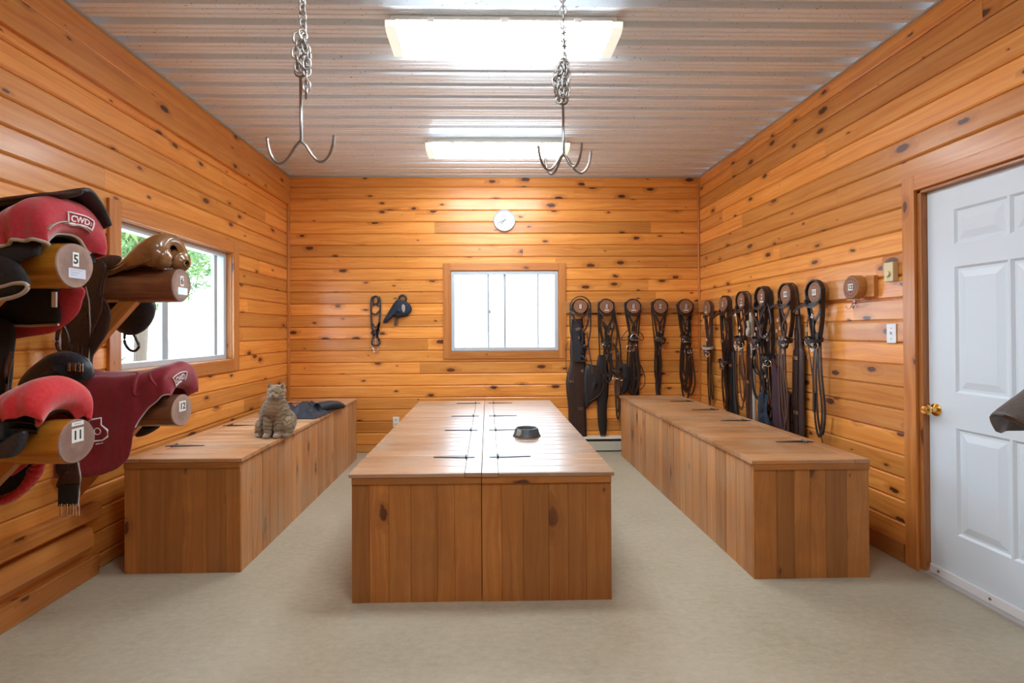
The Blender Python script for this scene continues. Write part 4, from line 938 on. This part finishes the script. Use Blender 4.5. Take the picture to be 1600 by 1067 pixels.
# 3
t=bridle(3,'black bridle with large silver D ring on the middle log slice',51,w=.05,drop=.34,L=.98,mt=LTHB,mr=LTHD,loops=3,bit=False,spread=.05,nb=3)
f=FR[2]; m=M(); m.tube([f.p(.0+.047*math.cos(k),.375-.065*max(0,math.sin(k)),.11) for k in [PI*j/14 for j in range(15)]],.005,8,hint=f.N,closed=True); obj('d_ring',m,CHROME,t,smooth=True)
m=M(); m.tube([f.p(-.055+.035*math.cos(k),.47+.035*math.sin(k),.10) for k in [1.2+4.2*j/14 for j in range(15)]],.0045,8,hint=f.N); obj('bit_ring',m,CHROME,t,smooth=True)
m=M(); m.tube(catmull([f.p(.05,.62,.05),f.p(.10,.70,.05),f.p(.135,.82,.05),f.p(.11,.92,.05),f.p(.05,.95,.05)],6),.005,6); obj('rein_end',m,LTHD,t)
m=M(); m.tube(catmull([f.p(-.04,.25,.05),f.p(-.12,.33,.06),f.p(-.12,.38,.06),f.p(0,.36,.08),f.p(.11,.38,.06),f.p(.10,.31,.06),f.p(.02,.27,.05)],6),.005,6); obj('throatlatch',m,LTHD,t)
girth(3,'dark girth with light stitching hanging under the silver D ring',.03,.5,1.12,.10,LTHB,n0=.02,buckles=((.25,.02),(.5,.02)))
# 4
bridle(4,'slim brown bridle on the fourth log slice, showing bare wall either side',61,w=.055,drop=.33,L=.95,mt=LTHD,mr=LTHD,loops=3,bit=True,spread=.035,nb=3)
girth(4,'thin dark strap bundle hanging inside the slim brown bridle on slice 4',-.01,.55,1.05,.055,LTHD,n0=.015,buckles=((.9,0),))
# 5
bridle(5,'bulky dark bridle with white stitching on log slice 5 in the corner',71,w=.065,drop=.34,L=1.05,mt=LTHD,mr=LTHD,loops=4,spread=.06,nb=7)
bridle(5,'second dark bridle under the bulky one on log slice 5',73,w=.05,drop=.45,L=1.0,mt=LTHB,mr=LTHM,loops=3,spread=.05,lat=.04,n0=.03,nb=4,nose=False)
# 6
bridle(6,'worn bridle with pale cord-wrapped noseband on log slice 6',81,w=.06,drop=.42,L=1.05,mt=LTHM,mr=LTHD,loops=3,spread=.05,nosemat=ROPE,nb=4)
# 7
bridle(7,'dark bridle with black headpiece crossing over log slice 7',91,w=.09,drop=.55,L=1.05,mt=LTHD,mr=LTHD,loops=3,spread=.06,nb=6,crown=.088)
girth(7,'dark brown girth hanging down behind the bridle on slice 7',-.02,.35,1.15,.12,LTHD,n0=.02,buckles=((.3,0),))
girth(7,'broad black girth flaring out below slice 7',.09,.45,1.22,.16,LTHB,n0=.03,buckles=((.2,0),),contour=[(0,.4),(.3,.5),(.6,.8),(.85,1.2),(1,1.1)])
# 8
bridle(8,'brown bridle with silver bit on log slice 8',101,w=.075,drop=.36,L=1.0,mt=LTHD,mr=LTHM,loops=3,spread=.09,nb=5,n0=.07)
girth(8,'reddish brown girth with faint stripes hanging below slice 8',.02,.4,1.18,.12,LTHM,n0=.02,buckles=((.45,0),))
f=FR[7]; t=thing('lead_rope','pale cotton rope hanging between log slices 8 and 9','rope',f.p(.16,.3,.05))
m=M(); m.tube(catmull([f.p(.13,.12,.06),f.p(.16,.3,.07),f.p(.165,.6,.06),f.p(.155,.9,.05),f.p(.16,1.16,.05)],8),.016,12); obj('rope_body',m,ROPE,t,smooth=True)
m=M(); m.tube(catmull([f.p(.13,.24,.08),f.p(.17,.20,.11),f.p(.19,.26,.11),f.p(.15,.32,.10),f.p(.12,.28,.09)],6,True),.014,10,closed=True); obj('rope_knot',m,ROPE,t,smooth=True)
m=M(); m.tube([f.p(.13,.14,.06),f.p(.06,.03,.05),f.p(0,-.085,.045)],.005,6); obj('rope_tie',m,LTHM,t)
# 9
bridle(9,'large black bridle with big loose rein loop on log slice 9',111,w=.085,drop=.36,L=.88,mt=LTHD,mr=LTHB,loops=4,spread=.11,nb=6,n0=.08,lat=-.05)
bridle(9,'second black bridle in front of the blue cloth on slice 9',113,w=.08,drop=.5,L=1.05,mt=LTHB,mr=LTHB,loops=4,spread=.07,lat=.06,n0=.05,nb=6,crown=.09)
f=FR[8]; t=thing('rein_coil','small coiled dark rein looped over the front of slice 9','rein',f.p(.10,.2,.1))
m=M(); m.tube(catmull([f.p(.09,.10,.1),f.p(.03,.22,.12),f.p(.06,.34,.12),f.p(.14,.34,.12),f.p(.19,.24,.11),f.p(.15,.12,.1),f.p(.10,.06,.09)],8),.0065,8); obj('coil',m,LTHN,t,smooth=True)
m=M(); m.tube([f.p(.09,.10,.1),f.p(.05,.02,.08),f.p(0,-.086,.07)],.005,6); obj('coil_tie',m,LTHN,t)
def cloth(label,i,pts,n,mt,seed,cat='cloth',name='hanging_cloth'):
    f=FR[i-1]; P=catmull([(a,b,0) for a,b in pts],5,closed=True); t=thing(name,label,cat,f.p(pts[0][0],pts[0][1],n))
    cx=sum(p.x for p in P)/len(P); cy=sum(p.y for p in P)/len(P); G=[]
    for k in (1,.85,.7,.5,.3,.02): G.append([f.p(cx+(p.x-cx)*k,cy+(p.y-cy)*k,n+.022*math.sin((cx+(p.x-cx)*k)*55+seed)+.02*(1-k)) for p in P])
    m=M(); m.grid(G,closev=True,cap=False); obj('cloth_fold',m,mt,t,smooth=True,mod=[SOL(.008,0)])
    m=M(); m.strap([f.p(cx*.9,pts[0][1]+.06,n+.01),f.p(cx*.5,.4,n),f.p(.0,.05,.05),f.p(0,-.085,.045)],.012,f.N,.004); obj('hanging_tape',m,mt,t)
    return t
cloth('burgundy cloth cover hanging low between log slices 9 and 10',9,[(.12,.50),(.16,.62),(.26,.76),(.34,.84),(.34,1.15),(.20,1.16),(.12,1.10),(.10,.8)],.04,BURG,1)
cloth('dark blue quilted cloth hanging lowest below slice 9',9,[(-.03,.84),(.05,.82),(.10,.95),(.14,1.12),(.05,1.16),(-.06,1.10),(-.07,.96)],.085,NAVY,2)
# 10
bridle(10,'dark bridle with silver bit and long reins on log slice 10',121,w=.08,drop=.34,L=1.16,mt=LTHD,mr=LTHM,loops=3,spread=.055,nb=5,n0=.07,lat=-.01,crown=.086)
girth(10,'long reddish brown leather girth beside the bridle on slice 10',.075,.16,1.22,.14,LTHD,n0=.03,buckles=((.32,.0),(.72,.0)),contour=[(0,.35),(.12,.5),(.24,.62),(.3,1.0),(.6,1.05),(.9,1.05),(1,1.0)])
# 11
bridle(11,'separate black bridle on slice 11, rein loops against bare wall',131,w=.07,drop=.32,L=1.02,mt=LTHB,mr=LTHB,loops=2,spread=.085,nb=4,n0=.07,crown=.088)
f=FR[10]; t=thing('split_rein','thin black rein trailing down left of the bridle on slice 11','rein',f.p(-.12,.3,.05))
m=M(); m.strap(catmull([f.p(0,-.086,.05),f.p(-.05,.02,.05),f.p(-.14,.25,.05),f.p(-.10,.6,.04),f.p(-.06,.9,.03),f.p(.0,1.1,.03)],6),.010,f.N,.003); obj('rein',m,LTHB,t)
m=M(); m.strap([f.p(.015,.72,.1),f.p(.01,.86,.1)],.022,f.N,.012); obj('rubber_grip',m,LTHB,t)
# straps slung sideways from slice to slice
for i,(a,b,tt,nn) in ((11,(-.25,.02,.10,.09)),(10,(-.26,.06,.09,.09)),(9,(-.28,.0,.12,.09)),(8,(-.30,.0,.13,.09)),(7,(-.26,.02,.12,.09))):
    f=FR[i-1]; wl={11:'black',10:'thin dark',9:'dark',8:'brown',7:'short dark'}[i]
    t=thing('slung_strap','%s strap slung sideways across the face of log slice %d'%(wl,i),'strap',f.p(0,.08,.1))
    m=M(); m.strap(catmull([f.p(.08,.0,.07),f.p(.07,.062,.095),f.p(b-.04,.085,.10),f.p(a*.5,tt*.9,.10),f.p(a,tt+.03,.085),f.p(a-.02,tt+.06,.06)],6),.020,f.N,.006); obj('strap',m,LTHD if i<11 else LTHB,t)
    m=M(); m.strap(catmull([f.p(.08,.0,.07),f.p(.06,-.06,.07),f.p(0,-.088,.07),f.p(-.06,-.06,.07),f.p(-.08,.0,.07),f.p(-.09,.08,.08)],5),.012,f.N,.005); obj('loop',m,LTHD,t)

# halters on the back wall, left of the window -----------------------
f=Fr((0,YB,EYE),BKf)
def wp(px,py,n=.02): v=at(px,py,y=YB-n); return v
t=thing('rope_halter','knotted dark halter with silver snap hanging left on the back wall','halter',wp(587,465))
for a,nm in ((((583,463),(580,470),(580,490),(581,510),(584,522),(582,532)),'cheek_strap'),(((592,463),(594,472),(594,490),(592,510),(589,520),(592,532)),'cheek_strap'),(((580,489),(587,491),(594,485)),'noseband'),(((583,477),(587,475),(592,479)),'browband'),(((581,505),(587,512),(593,505),(586,523),(581,519),(592,515),(588,528)),'knot'),(((582,532),(581,537),(587,540),(593,537),(592,530)),'chin_strap')):
    m=M(); m.strap(catmull([wp(x,y,.022) for x,y in a],5),.020,(0,-1,0),.006); obj(nm,m,LTHN if nm!='knot' else LTHD,t)
m=M(); v=wp(587,469,.02); m.tube([(v.x+.032*math.cos(k),v.y,v.z+.045*math.sin(k)) for k in [2*PI*i/18 for i in range(18)]],.010,8,hint=(0,1,0),closed=True); obj('crown_loop',m,LTHB,t,smooth=True)
for a in (((583,533),(587,530),(587,535)),((581,543),(587,547),(592,545)),((580,540),(585,550),(591,549))):
    m=M(); m.tube(catmull([wp(x,y,.03) for x,y in a],5),.005,8); obj('snap_hook',m,CHROME,t,smooth=True)
t=thing('fly_mask','navy blue fly mask hanging on a peg beside the back window','fly mask',wp(625,485))
m=M(); P=[(v.x,v.z) for v in (wp(x,y) for x,y in ((617,472),(622,468),(632,470),(641,476),(644,485),(638,492),(630,495),(620,496),(612,492),(604,504),(599,502),(608,486)))]; panel(m,P,YB-.035,.03,.035); obj('mask_body',m,NAVY,t,smooth=True)
m=M(); v=wp(629,467,.02); m.tube([(v.x+.040*math.cos(k),v.y,v.z+.042*math.sin(k)) for k in [2*PI*i/18 for i in range(18)]],.012,8,hint=(0,1,0),closed=True); obj('top_loop',m,LTHN,t,smooth=True)
m=M(); m.strap(catmull([wp(x,y,.02) for x,y in ((620,493),(619,500),(618,509))],4),.03,(0,-1,0),.01); obj('brown_strap',m,LTHM,t)
m=M(); P=[(v.x,v.z) for v in (wp(x,y) for x,y in ((630,476),(634,478),(634,485),(632,489),(629,483)))]; panel(m,P,YB-.085,.006,.004); obj('pale_ear_patch',m,PIPE,t,smooth=True)

# ================================================================== CLOTH ON CHEST
t=thing('crumpled_jacket','crumpled navy jacket lying on the left chest behind the cat','jacket',(-1.6,4.55,ZT))
m=M(); G=[]
nx,ny=70,50
for i in range(nx):
    row=[]
    for j in range(ny):
        u,v=i/(nx-1),j/(ny-1)
        x=-1.76+u*.40+.10*v*(1-u)-.06*(1-v); y=4.28+v*.62+ u*.10 - .12*u*(1-v)
        e=min(1,min(u,1-u,v,1-v)*7); q=Vector((x*7,y*5,2.2))
        h=.008+e*(.018+.075*abs(noise.noise(q*1.3))+.035*abs(noise.noise(q*3.1))+.010*abs(noise.noise(q*6))+ .04*math.exp(-((u-.45)**2+(v-.35)**2)*12))
        row.append(Vector((x+.02*noise.noise(q*1.3),y+.02*noise.noise(q*1.7+Vector((5,0,0))),ZT+h)))
    G.append(row)
m.grid(G); b=[[Vector((p.x,p.y,ZT+.002)) for p in r] for r in (G[0],G[-1])]
m.grid([G[0],b[0]]); m.grid([b[1],G[-1]]); m.grid([[r[0] for r in G],[Vector((r[0].x,r[0].y,ZT+.002)) for r in G]][::-1]); m.grid([[r[-1] for r in G],[Vector((r[-1].x,r[-1].y,ZT+.002)) for r in G]])
JK=fabric('navy jacket cloth',(.006,.008,.014),(.018,.024,.038),rough=.6,sc=70); obj('jacket_body',m,JK,t,smooth=True)
m=M(); m.tube(catmull([(-1.48,4.50,ZT+.055),(-1.42,4.62,ZT+.065),(-1.39,4.75,ZT+.05),(-1.375,4.84,ZT+.03),(-1.36,4.87,ZT+.015)],6),.05,14,scale=[.9-.5*k/24 for k in range(25)]); 
obj('sleeve',m,JK,t,smooth=True)

# ================================================================== CAT
CT=Vector((-1.475,3.60,ZT)); t=thing('cat','grey-brown tabby cat sitting upright on the left chest, facing the viewer','cat',CT)
m=M()
def E_(x,y,z,a,b,c,rot=None): m.ball((CT.x+x,CT.y+y,CT.z+z),(a,b,c),20,14,rot=rot)
E_(0,.055,.092,.118,.125,.094); E_(-.01,.02,.15,.10,.10,.10); E_(.0,-.005,.185,.082,.085,.09); E_(.012,-.015,.235,.064,.066,.07)
E_(-.085,.0,.065,.042,.085,.066); E_(.085,.0,.065,.042,.085,.066)
HX=.022
E_(HX,-.03,.307,.063,.050,.049); E_(HX,-.045,.292,.052,.042,.036); E_(HX,-.078,.287,.026,.020,.018); E_(HX-.03,-.045,.288,.030,.03,.026); E_(HX+.03,-.045,.288,.030,.03,.026)
for s in (-1,1):
    x=.012+s*.034
    P=[Vector((CT.x+x*1.2,CT.y-.02,CT.z+.19)),Vector((CT.x+x*1.1,CT.y-.055,CT.z+.11)),Vector((CT.x+x,CT.y-.07,CT.z+.04)),Vector((CT.x+x,CT.y-.078,CT.z+.016))]
    m.tube(catmull(P,5),.030,14,scale=[1.25-.5*k/15 for k in range(16)])
    E_(x,-.095,.016,.023,.033,.0165); E_(s*.088,-.045,.016,.026,.042,.018)
    ex=HX+s*.038; ez=.335
    P=[(-.021,.0,-.012),(.019,.0,-.006),(.0,.016,-.008),(s*.010,.004,.046)]
    vs=[(CT.x+ex+a,CT.y-.035+b,CT.z+ez+c) for a,b,c in P]; 
    vs+= [(CT.x+ex,CT.y-.030,CT.z+ez-.03)]
    m.tube([(CT.x+ex-s*.004,CT.y-.028,CT.z+ez-.022),(CT.x+ex,CT.y-.030,CT.z+ez+.004),(CT.x+ex+s*.006,CT.y-.034,CT.z+ez+.022),(CT.x+ex+s*.012,CT.y-.036,CT.z+ez+.042)],.021,10,scale=[1.25,1,.62,.14])
m.tube(catmull([Vector((CT.x+a,CT.y+b,CT.z+c)) for a,b,c in ((-.02,.17,.03),(-.10,.17,.025),(-.14,.10,.022),(-.135,.02,.02))],6),.019,12)
FUR=mat('tabby fur',rough=.9,Sheen_Weight=.3); T=NT(FUR); oc=T.n('ShaderNodeTexCoord').outputs['Object']; sx=T.n('ShaderNodeSeparateXYZ'); T.l(oc,sx.inputs[0])
w=T.n('ShaderNodeTexWave',wave_type='BANDS',bands_direction='Z'); w.inputs['Scale'].default_value=11; w.inputs['Distortion'].default_value=10; w.inputs['Detail'].default_value=3; w.inputs['Detail Scale'].default_value=1.6; T.l(oc,w.inputs[0])
n=T.noise(oc,55,4,.7); base=T.mix(n,(.19,.125,.065),(.45,.32,.18))
c=T.mix(T.math('MULTIPLY',T.ramp(w.outputs['Fac'],[(.3,(1,1,1)),(.6,(0,0,0))]),.6),base,(.07,.048,.028))
# warm chest, paler muzzle and paws
xx=T.math('SUBTRACT',sx.outputs[0],.01); bib=T.math('SUBTRACT',1,T.math('ADD',T.math('POWER',T.math('DIVIDE',xx,.06),2),T.math('POWER',T.math('DIVIDE',T.math('SUBTRACT',sx.outputs[2],.20),.075),2)),clamp=True)
fr_=T.math('LESS_THAN',sx.outputs[1],-.02)
c=T.mix(T.math('MULTIPLY',T.math('MULTIPLY',bib,fr_),.6),c,(.42,.25,.12))
mz=T.math('MULTIPLY',T.math('LESS_THAN',sx.outputs[1],-.078),T.math('LESS_THAN',T.math('ABSOLUTE',T.math('SUBTRACT',sx.outputs[2],.283)),.013)); c=T.mix(T.math('MULTIPLY',mz,.5),c,(.52,.45,.34))
pw=T.math('SUBTRACT',1,T.math('DIVIDE',sx.outputs[2],.06),clamp=True); c=T.mix(T.math('MULTIPLY',pw,.6),c,(.45,.38,.29))
T.l(c,T.b.inputs['Base Color'])
body=obj('body',m,FUR,t,smooth=True,mod=[('REMESH',dict(mode='VOXEL',voxel_size=.0045,use_smooth_shade=True)),('SMOOTH',dict(factor=.5,iterations=6))])
bpy.context.view_layer.update()
dg=bpy.context.evaluated_depsgraph_get(); me=bpy.data.meshes.new_from_object(body.evaluated_get(dg)); body.modifiers.clear(); old=body.data; body.data=me; me.name='body'; bpy.data.meshes.remove(old)
me.polygons.foreach_set('use_smooth',[True]*len(me.polygons))
rnd=random.Random(4); V=[];Fc=[]
ps=[p for p in me.polygons]
for p in ps:
    for q in range(1):
        n_=p.normal; c_=p.center+n_*(-.001)
        if c_.y<-.062 and abs(c_.z-.295)<.022: continue
        g=(n_*.55+Vector((rnd.uniform(-.4,.4),rnd.uniform(-.4,.4),-.75+rnd.uniform(-.4,.4)))).normalized(); L=rnd.uniform(.008,.015)*(.55 if c_.z>.26 or c_.z<.05 else 1.1)
        sd=g.cross(n_); 
        if sd.length<.01: continue
        sd.normalize(); b=len(V); V+= [tuple(c_-sd*.0011),tuple(c_+sd*.0011),tuple(c_+g*L)]; Fc.append((b,b+1,b+2))
mm=M(); mm.add(V,Fc); fo=obj('fur',mm,FUR,None); fo.parent=body
# parent offset: fur verts already in body space
EYEM=mat('cat eye',(.34,.36,.12),.15); PUP=mat('pupil',(.005,.005,.005),.1); NOSE=mat('cat nose',(.25,.10,.07),.5)
for s in (-1,1):
    m=M(); m.ball((CT.x+HX+s*.022,CT.y-.076,CT.z+.309),(.0075,.006,.0065),14,10); e=obj('eye',m,EYEM,t,smooth=True)
    m=M(); m.ball((CT.x+HX+s*.022,CT.y-.0815,CT.z+.309),(.0022,.002,.0062),10,8); obj('pupil',m,PUP,e,smooth=True)
    m=M(); vs=[(CT.x+HX+s*.032,CT.y-.048,CT.z+.338),(CT.x+HX+s*.052,CT.y-.046,CT.z+.336),(CT.x+HX+s*.046,CT.y-.050,CT.z+.362)]; m.add(vs,[(0,1,2)]); obj('inner_ear',m,NOSE,t,mod=[SOL(.001,0)])
m=M(); m.ball((CT.x+HX,CT.y-.097,CT.z+.294),(.0065,.004,.0045),10,8); obj('nose',m,NOSE,t,smooth=True)
m=M(); m.tube([(CT.x+HX-.010,CT.y-.0955,CT.z+.279),(CT.x+HX,CT.y-.0985,CT.z+.284),(CT.x+HX+.010,CT.y-.0955,CT.z+.279)],.0012,6); obj('mouth',m,PUP,t)
for s in (-1,1):
    for k in range(3):
        m=M(); m.tube([(CT.x+HX+s*.016,CT.y-.093,CT.z+.287-.004*k),(CT.x+HX+s*.045,CT.y-.105,CT.z+.288-.008*k),(CT.x+HX+s*.078,CT.y-.10,CT.z+.280-.013*k)],.0005,4); obj('whisker',m,STICK,t)

# ================================================================== OUTSIDE
GR=mat('pale gravel',(.62,.60,.56),.9)
m=M(); m.box((-40,-30,-.5),(XL-.45,40,-.35)); m.box((XL-.45,YB+.45,-.5),(30,40,-.35)); obj('gravel_yard',m,GR); bpy.data.objects['gravel_yard']['kind']='structure'
LEAF=mat('mottled green leaves',(.06,.17,.03),.5); T=NT(LEAF); oi=T.n('ShaderNodeTexCoord').outputs['Object']; T.l(T.ramp(T.noise(oi,3,3),[(.3,(.05,.13,.04)),(.7,(.14,.26,.07))]),T.b.inputs['Base Color']); T.b.inputs['Transmission Weight'].default_value=0  # leaf greens mottled by noise
BARK=mat('grey bark',(.10,.075,.055),.9)
def tree(label,c,R,trunk,n,seed,name='leafy_tree',lw=.05,low=None):
    rnd=random.Random(seed); c=Vector(c); t=thing(name,label,'tree',(trunk[0],trunk[1],-.35))
    V=[];Fc=[]
    for k in range(n):
        a,b=rnd.uniform(0,2*PI),math.acos(rnd.uniform(-1,1)); r=rnd.random()**.4
        d=Vector((math.sin(b)*math.cos(a)*R[0],math.sin(b)*math.sin(a)*R[1],math.cos(b)*R[2]))*r
        p=c+d+Vector((rnd.gauss(0,.1),rnd.gauss(0,.1),rnd.gauss(0,.1)))
        u=Vector((rnd.gauss(0,1),rnd.gauss(0,1),rnd.gauss(0,.6))).normalized(); w=u.orthogonal().normalized()
        for q in range(4):
            uu=Matrix.Rotation(q*.7-1,3,w.cross(u))@u; s=lw*rnd.uniform(.7,1.3); b0=len(V)
            V+=[tuple(p),tuple(p+uu*s*1.2+w*s*.35),tuple(p+uu*s*2.6),tuple(p+uu*s*1.2-w*s*.35)]; Fc.append((b0,b0+1,b0+2,b0+3))
    m=M(); m.add(V,Fc); obj('foliage',m,LEAF,t)
    m=M(); m.tube([(trunk[0],trunk[1],-.35),(trunk[0]+.1,trunk[1],c.z*.5),(c.x,c.y,c.z)],trunk[2],10,scale=[1,.8,.4])
    for k in range(7):
        a=k*.9; m.tube([(c.x+(trunk[0]-c.x)*.3,c.y+(trunk[1]-c.y)*.3,c.z*.75),(c.x+R[0]*.7*math.cos(a),c.y+R[1]*.7*math.sin(a),c.z+R[2]*.4*math.sin(a*2))],trunk[2]*.3,6,scale=[1,.3])
    obj('trunk',m,BARK,t,smooth=True)
tree('green tree outside, leaves filling the upper part of the left window',(-5.4,8.0,3.2),(1.6,1.9,1.35),(-5.6,8.3,.12),2600,1,lw=.07)
tree('green bush close outside the lower left corner of the left window',(-3.9,4.75,.75),(.5,.45,.55),(-3.9,4.75,.03),300,2,name='leafy_bush',lw=.06)
tree('green tree farther left outside the left window',(-8.9,10.9,3.4),(1.7,1.5,2.2),(-8.9,10.9,.12),2200,3,lw=.07)
m=M(); m.box((-16,14,-.36),(-6,20,1.15)); m2=M()
g=thing('pale_fence','low pale grey wall across the yard outside the left window','wall',(-12,20,-.35)); obj('fence_body',m,mat('pale grey paint',(.42,.48,.52),.8),g)
m=M(); m.box((-16.1,13.95,1.15),(-5.9,20.05,1.22)); obj('fence_cap',m,mat('fence cap',(.5,.55,.58),.8),g)
